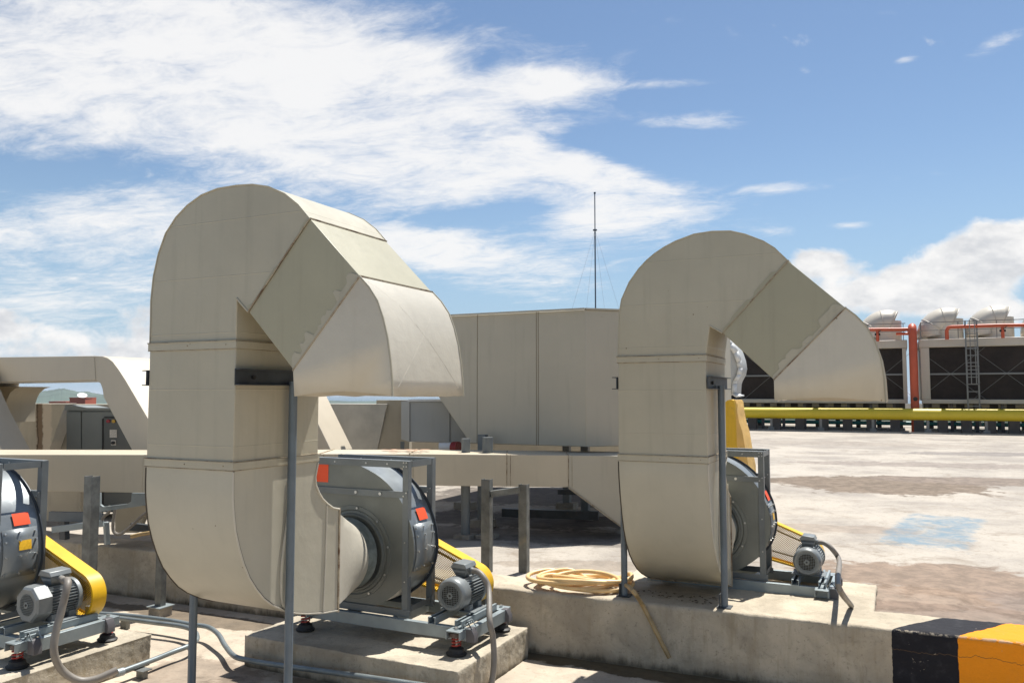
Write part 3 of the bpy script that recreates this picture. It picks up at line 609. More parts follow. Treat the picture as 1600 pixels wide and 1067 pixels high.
# ------------------------------------------------------------------ fans.  Local origin = foot of the near right vibration mount
def make_fan(label, octo=False, springs=True):
    t = thing('centrifugal_fan', label, 'industrial fan', (0, 0, 0), 'belt driven fans with yellow guards')
    dz = 0.0
    cxl, czl = -.957, .595          # wheel centre
    yf, yb = .055, .365             # side plates
    def rad(a):                     # scroll radius by angle in degrees, 0 = right, 90 = top
        tab = [(-180, .385), (-90, .405), (-60, .425), (-40, .455), (-16, .515), (0, .535), (30, .560), (53, .590), (79, .625), (90, .65)]
        for (a0, r0), (a1, r1) in zip(tab, tab[1:]):
            if a <= a1: return r0 + (r1 - r0) * (a - a0) / (a1 - a0)
        return .65
    def curve(e=0): return [(cxl + (rad(a) + e) * math.cos(R(a)), czl + (rad(a) + e) * math.sin(R(a))) for a in range(-180, 91, 6)]
    sc_ = curve()
    outline = sc_ + [(-1.50, sc_[-1][1]), (-1.50, .78), (sc_[0][0], .78)]
    b = MB(); b.prism(outline, 'y', yf, yb, ends=(0, 0)); hs = b.build('scroll_housing', M['housing_side'], t, smooth=35)
    # bolted inspection plate and bolts on the scroll's right side
    b = MB()
    for a0 in range(-12, 24, 6):
        a1 = a0 + 6; r0, r1 = rad(a0) + .004, rad(a1) + .004
        b.face([(cxl + r0 * math.cos(R(a0)), yf + .03, czl + r0 * math.sin(R(a0))), (cxl + r1 * math.cos(R(a1)), yf + .03, czl + r1 * math.sin(R(a1))), (cxl + r1 * math.cos(R(a1)), yb - .03, czl + r1 * math.sin(R(a1))), (cxl + r0 * math.cos(R(a0)), yb - .03, czl + r0 * math.sin(R(a0)))])
    bmesh.ops.remove_doubles(b.bm, verts=b.bm.verts, dist=.0005)
    ip = b.build('inspection_plate', M['housing_side'], t, solid=.003)
    b = MB()
    for a in (-9, 4, 15, 21):
        for y_ in (yf + .045, yf + .15, yb - .045):
            r0 = rad(a); p = Vector((cxl + r0 * math.cos(R(a)), y_, czl + r0 * math.sin(R(a)))); nn = Vector((math.cos(R(a)), 0, math.sin(R(a))))
            b.cyl(p, p + nn * .02, .007, 8)
    b.build_each('bolt', M['screw'], ip)
    for (y0_, y1_, e, nm, mm) in ((yf - .004, yf, .004, 'side_plate', M['housing']), (yb, yb + .006, .020, 'back_plate', M['rim'])):
        cv = curve(e); b = MB(); b.prism(cv + [(-1.50, cv[-1][1]), (-1.50, .77), (cv[0][0], .77)], 'y', y0_, y1_); b.build(nm, mm, t)
    # sheet-steel corner fillers of the front frame and the white light they catch
    # inlet ring
    n = 48
    def ringc(r_, y_, k=n): return [(cxl + r_ * math.cos(2 * math.pi * i / k), y_, czl + r_ * math.sin(2 * math.pi * i / k)) for i in range(k)]
    b = MB(); b.loft([ringc(.345, yf - .004), ringc(.343, yf - .010), ringc(.315, yf - .012), ringc(.305, yf - .006), ringc(.290, yf - .008), ringc(.282, yf - .03), ringc(.272, yf - .03), ringc(.25, yf + .10)]); ir = b.build('inlet_ring', M['housing'], t, smooth=30)
    b = MB()
    for i in range(10):
        a = 2 * math.pi * (i + .3) / 10; b.cyl((cxl + .33 * math.cos(a), yf - .022, czl + .33 * math.sin(a)), (cxl + .33 * math.cos(a), yf - .02, czl + .33 * math.sin(a)), .009, 8)
    b.build_each('bolt', M['screw'], ir)
    b = MB(); b.loft([ringc(.24, yf + .14)], caps=(1, 0)) if False else b.face(ringc(.255, yf + .12)); b.build('fan_wheel_shadow_plate' if False else 'inlet_shade_disc', M['dark'], t)  # flat dark disc closing the inlet, its shade put into the colour
    # frames
    zb, zt = .17, 1.288
    for (yy, sy, nm) in ((yf - .012, 1, 'front_frame'), (yb + .010, 1, 'back_frame')):
        b = MB()
        xr, xl = -.465, -1.36
        b.angle((xr, yy - .002, zb), (xr, 0, zt), .048, .005, -1, 1) if yy < .2 else b.angle((xr + .002, yy, zb), (xr, 0, zt), .05, .005, -1, 1)
        b.angle((xl, yy - .002, zb), (xl, 0, zt), .048, .005, 1, 1)
        b.box(xl + .05, xr - .002, yy - .007, yy - .0025, zt - .052, zt + .001); b.box(xl + .05, xr - .002, yy - .0025, yy + .045, zt - .004, zt + .001)
        b.box(xl + .05, xr - .002, yy - .007, yy - .0025, zt - .27, zt - .222); b.box(xl + .05, xr - .002, yy - .0025, yy + .03, zt - .227, zt - .222)
        b.box(xl - .06, xr + .02, yy - .007, yy - .0025, zb, zb + .05)
        fr = b.build(nm, M['steel'], t, bevel=.0012)
        b = MB()
        for x_ in (xr - .18, xr - .37, xr - .66): b.cyl((x_, yy - .012, zt - .025), (x_, yy - .007, zt - .025), .007, 10)
        for x_ in (xr - .24, xr - .46): b.cyl((x_, yy - .015, zt - .246), (x_, yy - .007, zt - .246), .012, 12)
        for (x_, z_) in ((xr - .012, zt - .012), (xr - .036, zt - .012), (xr - .012, zt - .04), (xr - .036, zt - .04), (xr - .012, zt - .23), (xr - .036, zt - .255), (xr - .02, .7), (xr - .02, .42)): b.cyl((x_, yy - .012, z_), (x_, yy - .008, z_), .0055, 8)
        b.build_each('bolt', M['screw'], fr)
    b = MB(); b.box(-.470, -.465, yf + .04, yb, 1.24, 1.286); b.box(-.470, -.465, yf + .04, yb, .20, .24); b.build_each('cross_tie', M['steel'], t)
    # base frame
    b = MB(); z0, z1 = .085 + dz, .17
    for yy in (0.0, .535): b.box(-1.47, .05, yy - .022, yy + .022, z0, z1)
    b.box(.05, .095, -.03, .565, z0 + .004, z1 + .004); b.box(-1.51, -1.47, -.03, .565, z0, z1)
    b.box(-.60, -.56, .022, .513, z0 + .01, z1 - .01)
    bf = b.build('base_frame', M['base'], t, bevel=.003)
    b = MB()
    for yy in (-.032, .51): b.prism([(.06, z0 - .002), (.125, z0 - .002), (.125, z0 + .05), (.10, z1 + .008), (.06, z1 + .008)], 'y', yy, yy + .06)
    b.build_each('end_cap', M['plast'], bf, bevel=.003)
    # motor rails
    for xx in (-.215, .0):
        b = MB(); b.box(xx - .03, xx - .024, -.03, .50, .171, .215); b.box(xx + .024, xx + .03, -.03, .50, .171, .215); b.box(xx - .03, xx - .012, -.03, .50, .215, .219); b.box(xx + .012, xx + .03, -.03, .50, .215, .219); b.box(xx - .024, xx + .024, -.03, .50, .171, .175)
        b.build('motor_rail', M['base'], t, bevel=.001)
    b = MB()
    for zz in (.0, .034): b.bar((.04, -.035, .175), (.075, -.035, .225), .006); b.bar((.075, -.035, .225), (.11, -.035, .175), .006)
    b.bar((.04, -.035, .175), (.11, -.035, .175), .006); b.bar((.04, .03, .175), (.075, .03, .225), .006); b.bar((.075, .03, .225), (.11, .03, .175), .006); b.bar((.075, -.035, .225), (.075, .03, .225), .006); b.cyl((.06, -.05, .2), (.06, .05, .2), .006, 8)
    b.build('tension_bracket', M['base'], t)
    # vibration mounts
    for (xx, yy, s_) in ((0, 0, -1), (.02, .535, 1), (-1.31, 0, -1), (-1.31, .535, 1)):
        b = MB(); yo = yy + s_ * .055
        if springs:
            b.loft([[(xx + r_ * math.cos(a * .3927) * 1.15, yo + r_ * math.sin(a * .3927), z_) for a in range(16)] for r_, z_ in ((.062, .001), (.066, .012), (.052, .022), (.046, .045), (.03, .055))], caps=(1, 1))
            mt = b.build('vibration_mount', M['black'], t)
            b = MB(); hel = [(xx + .032 * math.cos(k * .5), yo + .032 * math.sin(k * .5), .05 + k * .0017) for k in range(44)]; b.tube(hel, .0045, 6); b.build('spring', M['redwire'], mt)
            b = MB(); b.cyl((xx, yo, .05), (xx, yo, .165), .008, 10); b.cyl((xx, yo, .165), (xx, yo, .185), .013, 8); b.build('bolt', M['screw'], mt)
            b = MB(); b.loft([[(xx + r_ * math.cos(a * .3927), yo + r_ * math.sin(a * .3927), z_) for a in range(16)] for r_, z_ in ((.03, .118), (.046, .122), (.046, .150), (.03, .156))], caps=(1, 1)); b.build('cap', M['rustcap'], mt)
        zt_ = .16; b = MB(); y_a, y_b = sorted((yy + s_ * .0222, yy + s_ * .11)); b.box(xx - .055, xx + .055, y_a, y_b, zt_, zt_ + .008); b.box(xx - .055, xx - .047, y_a, y_b, zt_ - .05, zt_); b.box(xx + .047, xx + .055, y_a, y_b, zt_ - .05, zt_)
        b.build('mount_bracket', M['base'], t, bevel=.002)
    # motor
    mx_, mz, r0 = -.128, .352, .113
    mo = MB()
    seg = 8 if octo else 32; off = math.pi / 8 if octo else 0
    def mr(r_, y_, k=seg): return [(mx_ + r_ * math.cos(off + 2 * math.pi * i / k), y_, mz + r_ * math.sin(off + 2 * math.pi * i / k)) for i in range(k)]
    k8 = 1.10 if octo else 1.0
    yr = .075
    mo.loft([mr(.094 * k8, yr + .10, seg), mr(.094 * k8, yr + .34, seg)], caps=(1, 1))
    motor = mo.build('motor', M['fin'], t, smooth=30)
    b = MB()
    for i in range(36):
        a = 2 * math.pi * i / 36
        if 60 < math.degrees(a) < 120: continue
        c_, s_ = math.cos(a), math.sin(a)
        if abs(c_) > abs(s_): b.box(mx_ + min(c_ * .08, c_ * .118), mx_ + max(c_ * .08, c_ * .118), yr + .10, yr + .30, mz + s_ * .112 - .0022, mz + s_ * .112 + .0022)
        else: b.box(mx_ + c_ * .112 - .0022, mx_ + c_ * .112 + .0022, yr + .10, yr + .30, mz + min(s_ * .08, s_ * .118), mz + max(s_ * .08, s_ * .118))
    b.build('cooling_fins', M['fin'], motor)
    b = MB(); b.loft([mr(.07, yr + .004), mr(.088 * k8, yr + .001), mr(.100 * k8, yr), mr(.113 * k8, yr + .012), mr(.117 * k8, yr + .03), mr(.118 * k8, yr + .105), mr(.112 * k8, yr + .106)]); b.build('fan_cover', M['motor'], motor, smooth=35 if not octo else 25)
    b = MB(); b.cyl((mx_, yr + .30, mz), (mx_, yr + .33, mz), .125, 28); b.cyl((mx_, yr + .33, mz), (mx_, yr + .38, mz), .07, 20); b.build('end_shield', M['fin'], motor, bevel=.003)
    b = MB(); b.face([(mx_ + .1 * math.cos(2 * math.pi * i / 24), yr + .03, mz + .1 * math.sin(2 * math.pi * i / 24)) for i in range(24)]); b.build('cover_dark_disc', M['dark'], motor)  # flat dark disc filling the cover behind the grille
    b = MB(); rg = .072 if octo else .088
    for k in range(-6, 7):
        o_ = k * rg / 6.6; h_ = math.sqrt(max(rg * rg - o_ * o_, 0)); 
        b.box(mx_ + o_ - .0012, mx_ + o_ + .0012, yr - .001, yr + .002, mz - h_, mz + h_); b.box(mx_ - h_, mx_ + h_, yr - .0015, yr + .0015, mz + o_ - .0012, mz + o_ + .0012)
    b.cyl((mx_, yr - .004, mz), (mx_, yr + .003, mz), .024, 6)
    gr = b.build('grille', M['grille'], motor)
    b = MB(); b.cyl((mx_, yr - .007, mz), (mx_, yr - .0035, mz), .008, 10); b.build('hub_cap', M['black'], gr)
    b = MB(); b.box(mx_ - .095, mx_ - .045, yr + .12, yr + .17, .218, .27); b.box(mx_ + .045, mx_ + .095, yr + .12, yr + .17, .218, .27); b.box(mx_ - .095, mx_ - .045, yr + .25, yr + .30, .218, .27); b.box(mx_ + .045, mx_ + .095, yr + .25, yr + .30, .218, .27); b.box(mx_ - .14, mx_ + .14, yr + .10, yr + .31, .219, .229); b.build('motor_foot', M['fin'], motor, bevel=.002)
    b = MB(); z_ = mz + .10
    b.loft([[(mx_ + sx_ * w, yr + .20 + sy_ * l, zz) for sx_, sy_ in ((-1, -1), (1, -1), (1, 1), (-1, 1))] for w, l, zz in ((.035, .05, z_), (.05, .062, z_ + .03), (.062, .072, z_ + .062), (.062, .072, z_ + .066))], caps=(1, 1))
    b.prism([(mx_ - .072, z_ + .0665), (mx_ + .066, z_ + .0665), (mx_ + .05, z_ + .098), (mx_ - .045, z_ + .105)], 'y', yr + .12, yr + .28)
    b.cyl((mx_ + .05, yr + .20, z_ + .045), (mx_ + .085, yr + .19, z_ + .047), .022, 12)
    b.build('terminal_box', M['motor'], motor, bevel=.004)
    # belt guard around both pulleys
    def hull(e):
        c0, r_0 = (cxl, czl), .215 + e; c1, r_1 = (mx_ + (.02 if octo else -.035), mz - (.015 if octo else 0)), (.165 if octo else .145) + e
        dx, dz_ = c1[0] - c0[0], c1[1] - c0[1]; L = math.hypot(dx, dz_); base_a = math.atan2(dz_, dx); be = math.acos((r_0 - r_1) / L)
        pts = []
        for k in range(25):
            a = base_a + be + (2 * math.pi - 2 * be) * k / 24; pts.append((c0[0] + r_0 * math.cos(a), c0[1] + r_0 * math.sin(a)))
        for k in range(17):
            a = base_a - be + 2 * be * k / 16; pts.append((c1[0] + r_1 * math.cos(a), c1[1] + r_1 * math.sin(a)))
        return pts
    y0_, y1_ = .435, .545
    ho, hi_ = hull(0), hull(-.016)
    b = MB(); vo_ = [[b.bm.verts.new((p[0], y_, p[1])) for p in h_] for h_, y_ in ((hi_, y0_), (ho, y0_), (ho, y1_), (hi_, y1_), (hi_, y0_ + .006))]
    n_ = len(ho)
    for q0, q1 in ((0, 1), (1, 2), (2, 3)):
        for i in range(n_): b.bm.faces.new((vo_[q0][i], vo_[q0][(i + 1) % n_], vo_[q1][(i + 1) % n_], vo_[q1][i]))
    bg = b.build('belt_guard', M['yellow'], t, smooth=35)
    b = MB(); b.face([(p[0], y0_ + .004, p[1]) for p in hull(-.012)]); b.build('front_mesh', M['perf'], bg)
    # belts and pulleys inside the guard
    b = MB(); b.cyl((mx_, yr + .30, mz), (mx_, .52, mz), .022, 12); b.cyl((mx_, .455, mz), (mx_, .52, mz), .068, 20); b.cyl((cxl, yb, czl), (cxl, .52, czl), .025, 12); b.cyl((cxl, .455, czl), (cxl, .52, czl), .14, 28)
    for sg in (1, -1):
        dx, dz_ = mx_ - cxl, mz - czl; L = math.hypot(dx, dz_); nx, nz = -dz_ / L * sg, dx / L * sg
        b.bar((cxl + nx * .14, .487, czl + nz * .14), (mx_ + nx * .068, .487, mz + nz * .068), .03, .008)
    b.build('belt_drive', M['black'], bg)
    # guard feet
    b = MB(); b.box(mx_ + .02, mx_ + .06, .50, .53, .17, .25); b.build('guard_foot', M['steel'], t)
    # stickers
    def patch(a0, a1, y_a, y_b, mm, nm):
        b = MB(); e = .0095 
        k = 4
        for i in range(k):
            p0, p1 = a0 + (a1 - a0) * i / k, a0 + (a1 - a0) * (i + 1) / k
            q = [(cxl + (rad(a) + e) * math.cos(R(a)), y_, czl + (rad(a) + e) * math.sin(R(a))) for a, y_ in ((p0, y_a), (p1, y_a), (p1, y_b), (p0, y_b))]
            b.face(q)
        bmesh.ops.remove_doubles(b.bm, verts=b.bm.verts, dist=.0005)
        return b.build(nm, mm, t)
    tag(patch(26, 35, yf + .12, yf + .24, M['red'], 'sticker'), 'orange warning sticker')
    if octo or not springs: tag(patch(8, 15, yf + .14, yf + .23, M['amber'], 'sticker'), 'yellow warning sticker')
    b = MB(); b.box(-1.35, -1.20, yf - .0065, yf - .0045, 1.10, 1.235); tag(b.build('sticker', M['red'], t), 'orange warning sticker')
    return t
M['plast'] = mat('grey_plastic_cap', (.10, .095, .10), .5)
M['rustcap'] = mat('rusty_mount_cap', (.10, .07, .06), .6, mott=.3, mscale=30, stain=(.28, .06, .03), samt=.6, sscale=30)
M['grille'] = mat('grille_grey', (.17, .19, .19), .45, .2)

fanA = make_fan('grey belt driven fan with round finned motor, beside the tallest gooseneck duct'); fanA.location = (-2.763, 4.918, .225)
fanC = make_fan('grey belt driven fan with eight sided motor cover, cut by the photo\'s left edge', octo=True); fanC.location = (-5.217, 3.452, .225)
fanB = make_fan('smaller looking grey fan standing on the kerb behind the right gooseneck duct', springs=False); fanB.location = (-.545, 6.56, .388); fanB.scale = (.90, .90, .90)

# hoses to the motor boxes
def hose(name, pts, r, m, label, cat, group=None, n=8, seg=12):
    b = MB(); b.tube(catmull(pts, n), r, seg); o = b.build(name, m); return tag(o, label, cat, group)
A0 = Vector((-2.763, 4.918, .225))
s0 = A0 + Vector((-.043, .265, .497))
hose('cable_hose', [s0, s0 + Vector((.045, -.01, -.002)), s0 + Vector((.10, -.025, -.035)), s0 + Vector((.15, -.045, -.11)), onX(765, 968, -2.56), onX(770, 995, -2.545), onX(772, 1030, -2.53), onX(768, 1067, -2.53), onX(757, 1110, -2.53), onz(735, 1150, .02)], .021, M['hosegrey'],
     'thick grey cable hose dropping over the plinth corner below the fan beside the tallest duct', 'cable hose', 'grey cable hoses')
Cc = Vector((-5.217, 3.452, .225)); s0 = Cc + Vector((-.043, .265, .497))
hose('cable_hose', [s0, s0 + Vector((.05, -.02, -.002)), onX(106, 910, -5.0), onX(97, 950, -4.98), onX(87, 990, -4.965), onX(85, 1020, -4.955), onX(97, 1046, -4.95), onX(122, 1062, -4.90), onX(150, 1060, -4.84), onX(183, 1046, -4.78)], .024, M['hosegrey'],
     'thick grey cable hose looping down from the eight sided motor to the conduit', 'cable hose', 'grey cable hoses')
B0 = Vector((-.545, 6.56, .388)); s0 = B0 + Vector((-.043, .265, .497)) * .9
hose('cable_hose', [s0, s0 + Vector((.045, -.01, -.002)), s0 + Vector((.10, -.03, -.04)), s0 + Vector((.15, -.06, -.12)), onX(1310, 915, -.36), onz(1330, 946, .478)], .019, M['hosegrey'],
     'thick grey cable hose arching from the kerb top motor to the kerb', 'cable hose', 'grey cable hoses')

# ------------------------------------------------------------------ pads
def pad(x0_, x1_, y0_, y1_, z, label, z0_=-.02):
    b = MB(); nx_ = 14
    b.box(x0_, x1_, y0_, y1_, z0_, z)
    o = b.build('concrete_plinth', M['kerb'] if z > .4 else M['pad']); roughen(o, .016, .016)
    return tag(o, label, 'plinth', 'concrete plinths under the fans')
pad(-4.40, -2.585, 4.57, 5.668, .225, 'low concrete plinth under the fan beside the tallest duct')
pad(-7.0, -5.04, 2.95, 4.29, .225, 'low concrete plinth under the fan at the left edge, chipped upper edge')
pad(-2.1, -.18, 6.12, 7.20, .470, 'thin concrete plinth flush with the kerb top under the rear fan', SL - .05)

# ------------------------------------------------------------------ cream hose coil on the kerb
random.seed(11); pts = []
cxh, cyh = -2.30, 6.03
turns = 6.3; N_ = int(turns * 14)
for k in range(N_ + 1):
    a = 2 * math.pi * k / 14 + .4; tn = k / 14
    rr = .305 + .055 * math.sin(tn * 2.1) + .035 * math.sin(tn * 5.3 + 1)
    ox, oy = .05 * math.sin(tn * 1.3), .03 * math.cos(tn * 1.9)
    ux = rr * math.cos(a) * 1.12; uy = rr * math.sin(a) * .66
    x_ = cxh + ox + ux * .93 - uy * .25; y_ = cyh + oy + ux * .22 + uy * .9
    z_ = (.475 if y_ < bl(x_) else SL) + .016 + .012 * tn + .012 * (1 + math.sin(a * 2 + tn))
    if y_ < fl(x_): z_ -= (fl(x_) - y_) * .25
    pts.append((x_, y_, z_))
hose('garden_hose', pts, .0165, M['hose'], 'cream rubber hose lying in a loose coil on the kerb', 'hose', seg=10, n=4)
tail = [onz(935, 888 + 18, .53), onz(958, 908, .53), onz(975, 912, .545), onX(990, 924, -1.72), onY(1004, 945, fl(-1.7) - .03), onY(1022, 980, fl(-1.6) - .045), onY(1036, 1008, fl(-1.5) - .04), onY(1046, 1027, fl(-1.5) - .035)]
hose('hose_end', tail, .0165, M['hose_old'], 'brownish loose hose end hanging down the kerb face below the coil', 'hose', seg=10, n=6)

random.seed(21); b = MB()
for i in range(60):                           # dead leaves and grit lying on the kerb under the right duct
    x_ = random.uniform(-1.85, -1.15); y_ = random.uniform(5.93, 6.14); r_ = random.uniform(.004, .013); a0 = random.uniform(0, 6.28); z_ = .482 + random.uniform(0, .004)
    b.face([(x_ + r_ * 1.6 * math.cos(a0 + k) * (1 if k % 2 < 1 else .6), y_ + r_ * math.sin(a0 + k), z_ + .003 * math.sin(k * 2.1 + i)) for k in (0, 1.3, 2.5, 3.6, 5.0)])
tag(b.build('leaf_litter', M['litter'] if 'litter' in M else mat('dead_leaf', (.06, .035, .02), .9)), 'small dark dead leaves scattered on the kerb below the right gooseneck duct', 'leaves', kind='stuff')
# ------------------------------------------------------------------ steel posts
def post(name, x_, y_, z0_, z1_, w, label, arm=None, plate=False, m='galv', sy=1):
    P0 = Vector((x_, y_, z0_)); t = thing(name, label, 'steel post', tuple(P0), 'galvanised steel posts')
    b = MB(); y0_ = y_
    b.box(x_ - w / 2, x_ + w / 2, y0_, y0_ + .005, z0_, z1_); b.box(x_ - w / 2, x_ - w / 2 + .005, y0_ + .005, y0_ + w * .8, z0_, z1_); b.box(x_ + w / 2 - .005, x_ + w / 2, y0_ + .005, y0_ + w * .8, z0_, z1_)
    b.build('upright', M[m], t, off=P0, bevel=.001)
    if plate:
        b = MB(); b.box(x_ - .085, x_ + .085, y_ - .05, y_ + .12, z0_, z0_ + .008); b.build('base_plate', M['base'], t, off=P0)
        b = MB(); b.box(x_ - .07, x_ + .07, y_ - .035, y_ + .105, z0_ - .085, z0_ - .0005); b.build('concrete_foot', M['block'], t, off=P0)
    if arm:
        b = MB(); b.bar((x_ + w / 2, y_ + .02, z1_ - .13), arm, .05, .055); b.build('arm', M['galv'], t, off=P0)
    return t
p = onz(766, 891, SL); zt_ = onY(766, 747, p.y).z
D1F = 7.12
post('steel_post', p.x, p.y - .10, SL, zt_, .085, 'galvanised channel post in front of the low horizontal duct, left of a pair', arm=(p.x + .33, p.y + .1, zt_ - .085))
p2 = onz(815, 895.5, SL); post('steel_post', p2.x, p2.y + .02, SL, onY(815, 757, p2.y).z, .08, 'galvanised channel post under the low horizontal duct, right of a pair', sy=-1)
p = onz(246, 948, .085); post('steel_post', p.x, p.y, .085, 1.0, .075, 'galvanised post on a bolted base plate, left of the tallest gooseneck duct', plate=True)
q_ = onY(138, 744, 4.85); post('steel_post', q_.x, 4.85, 0, q_.z, .105, 'tall galvanised channel post standing behind the leftmost yellow guard')

# ------------------------------------------------------------------ conduits on the lower roof
def conduit(pts, label, r=.019, n=8):
    b = MB(); pp = catmull(pts, n); b.tube(pp, r, 12)
    t = b.build('metal_conduit', M['conduit']); return tag(t, label, 'conduit', 'grey metal conduits')
hz_ = .115
conduit([onz(140, 957, hz_), onz(200, 961, hz_), onz(260, 968, hz_), onz(300, 975, hz_), onz(325, 979, hz_), onz(341, 990, .11), onz(352, 1008, .08), onY(366, 1024, 4.50), onY(385, 1030, 4.49), onY(420, 1036, 4.49), onY(500, 1047, 4.49), onY(560, 1055.5, 4.49), onY(640, 1067, 4.49), onY(720, 1079, 4.49)],
        'longer grey conduit bending down in front of the fan plinth')
conduit([onz(135, 962, hz_), onz(175, 964, hz_), onz(240, 972, hz_), onz(285, 978, hz_), onz(304, 986, .112), onz(308, 998, .10), onz(296, 1008, .09), onz(270, 1018, .085), onz(240, 1030, .083), onz(205, 1043, .082), onz(183, 1051, .081)],
        'grey conduit doubling back beside the left plinth to the cable hose')
for i, (x_, y_, hh, lb) in enumerate(((219, 1060, .055, 'small steel conduit stand beside the cable hose joint'), (193, 983, .085, 'small steel conduit stand behind the left plinth'))):
    P0 = onz(x_, y_, 0); b = MB(); b.box(P0.x - .04, P0.x + .03, P0.y, P0.y + .04, 0, hh); b.box(P0.x - .06, P0.x + .05, P0.y - .02, P0.y + .06, hh, hh + .006)
    tag(b.build('conduit_stand', M['galv']), lb, 'conduit stand', 'small conduit stands')
# couplings
b = MB(); a_, c_ = onz(183, 1051, .081), onz(193, 1048, .081); b.cyl(a_, c_, .027, 14)
tag(b.build('conduit_coupling', M['base']), 'short metal coupling joining the cable hose and conduit', 'coupling')

# ------------------------------------------------------------------ low horizontal duct (behind the kerb)
def poly_duct(name, label, outline_px, depth_pts, m, thick, group=None, O=None, **k): ...
t = thing('horizontal_duct', 'low horizontal beige duct running behind both gooseneck ducts, sunlit top', 'air duct', tuple(atd(640, 757, 7.0)))
O = Vector(t.location)
def seg_duct(A, Bp, At, Bt, zlo0, zhi0, zlo1, zhi1, dep, m, nm):
    """duct between two plan points with separate heights at both ends"""
    A, Bp = Vector(A), Vector(Bp); n_ = Vector(dep)
    b = MB(); v = []
    for P_, zl_, zh in ((A, zlo0, zhi0), (Bp, zlo1, zhi1)):
        v.append([(P_.x, P_.y, zl_), (P_.x, P_.y, zh), (P_.x + n_.x, P_.y + n_.y, zh), (P_.x + n_.x, P_.y + n_.y, zl_)])
    b.loft(v, caps=(1, 1)); return b.build(nm, m, t, off=O, bevel=.004)
pL0, pL1, pM, pR = atd(-120, 710, 7.3), atd(224, 710, 7.85), atd(500, 709, 8.25), atd(888, 711, 8.85)
pL0b, pL1b, pMb, pRb = atd(-120, 764, 7.3), atd(224, 769, 7.85), atd(500, 757, 8.25), atd(888, 760.5, 8.85)
dep = FW0 * .66
cs = [(pL0, pL0b), (pL1, pL1b), (pM, pMb), (atd(640, 709, 8.47), atd(640, 757.5, 8.47)), (atd(792, 710, 8.7), atd(792, 759.5, 8.7)), (pR, pRb)]
for i in range(len(cs) - 1):
    (a, ab), (c, cb) = cs[i], cs[i + 1]
    seg_duct(a, c, 0, 0, ab.z, a.z, cb.z, c.z, dep, M['paint_tan'], 'duct_section')
pE, pEb = atd(985, 712, 8.75), atd(985, 832, 8.75)
seg_duct(pR, pE, 0, 0, pRb.z, pR.z, pEb.z, pE.z, dep, M['plenum'], 'tapered_section')
b = MB()
for (a, ab) in cs[2:]:
    b.bar(Vector((a.x, a.y, ab.z)) - FW0 * .004, Vector((a.x, a.y, a.z)) - FW0 * .004, .006, .006); b.bar(Vector((a.x, a.y, a.z + .004)), Vector((a.x, a.y, a.z + .004)) + dep, .01, .008)
    b.bar(Vector((a.x, a.y, ab.z)) - FW0 * .006 + RIGHT * .04, Vector((a.x, a.y, a.z)) - FW0 * .006 + RIGHT * .04, .004, .004)
b.bar(Vector((pR.x, pR.y, pRb.z - .004)) - FW0 * .01, Vector((pE.x, pE.y, pEb.z - .004)) - FW0 * .01, .014, .014)
b.build_each('seam_joint', M['sealant'], t, off=O)
b = MB(); a = atd(640, 702, 7.3)
random.seed(3)
for i in range(26):
    a = atd(random.uniform(596, 668), 704.5, 8.75) + FW0 * random.uniform(-.15, .15); a.z = pM.z + .0045
    r_ = random.uniform(.008, .03); b.face([(a.x + r_ * 2.2 * math.cos(k), a.y + r_ * math.sin(k), a.z + i * .00005) for k in (0, 1, 2, 3, 4, 5.2)])
b.build('rust_flakes', M['rustflake'] if 'rustflake' in M else mat('rust_flake', (.42, .22, .13), .9), t, off=O)

# ------------------------------------------------------------------ arched ducts behind
def arch(label, pts_px, Y, dy, m, group='arched ducts behind the tall duct', seams=()):
    pl = [onY(x_, y_, Y) for x_, y_ in pts_px]; O = Vector((pl[0].x, Y, SL))
    t = thing('arched_duct', label, 'air duct', tuple(O), group)
    b = MB(); b.prism([(p_.x, p_.z) for p_ in pl], 'y', Y, Y + dy); b.build('duct_body', m, t, off=O, bevel=.006, smooth=28)
    b = MB()
    for (a, c) in seams:
        A, C_ = onY(*a, Y), onY(*c, Y); b.bar((A.x, Y - .003, A.z), (C_.x, Y - .003, C_.z), .006, .006, up=(0, 1, 0))
    if seams: b.build('seam_joint', M['plenum'], t, off=O)
    return t
arch('wide arched beige duct with curved shoulder, left of the tallest duct', [(-140, 553), (0, 558), (148, 556), (160, 556.5), (168, 559), (176, 565), (185, 577), (196, 594), (230, 652), (300, 775), (245, 775), (208, 706), (162, 620), (160, 607), (157, 599), (150, 594), (0, 597), (-60, 598), (-60, 640), (-140, 640)], 6.15, .75, M['paint_arch'] if 'paint_arch' in M else M['paint_far'],
     seams=(((148, 556.5), (150, 594)), ((0, 598.5), (150, 595.5))))
t = thing('arched_duct', 'curved end of a beige duct dropping at the left edge of the photo', 'air duct', tuple(atd(0, 700, 7.6)), 'arched ducts behind the tall duct'); O = Vector(t.location)
b = MB(); Yq = 6.5; b.prism([xz(onY(x_, y_, Yq)) for x_, y_ in ((-60, 604), (34, 604), (24, 607), (16, 614), (12, 622), (9, 632), (9, 660), (-60, 660))], 'y', Yq, Yq + .4); b.build('duct_body', M['paint_tan'], t, off=O, bevel=.004)
arch('sloping sunlit white duct leg standing at the left edge of the photo', [(-150, 560), (-62, 560), (-28, 640), (8, 712), (30, 770), (-150, 770)], 5.75, .32, M['paint_far'])
arch('narrow sloping white duct leg landing on the low horizontal duct', [(400, 560), (430, 560), (470, 606), (497, 662), (516, 701), (530, 735), (440, 735), (400, 660)], 7.8, .42, M['paint_far'])

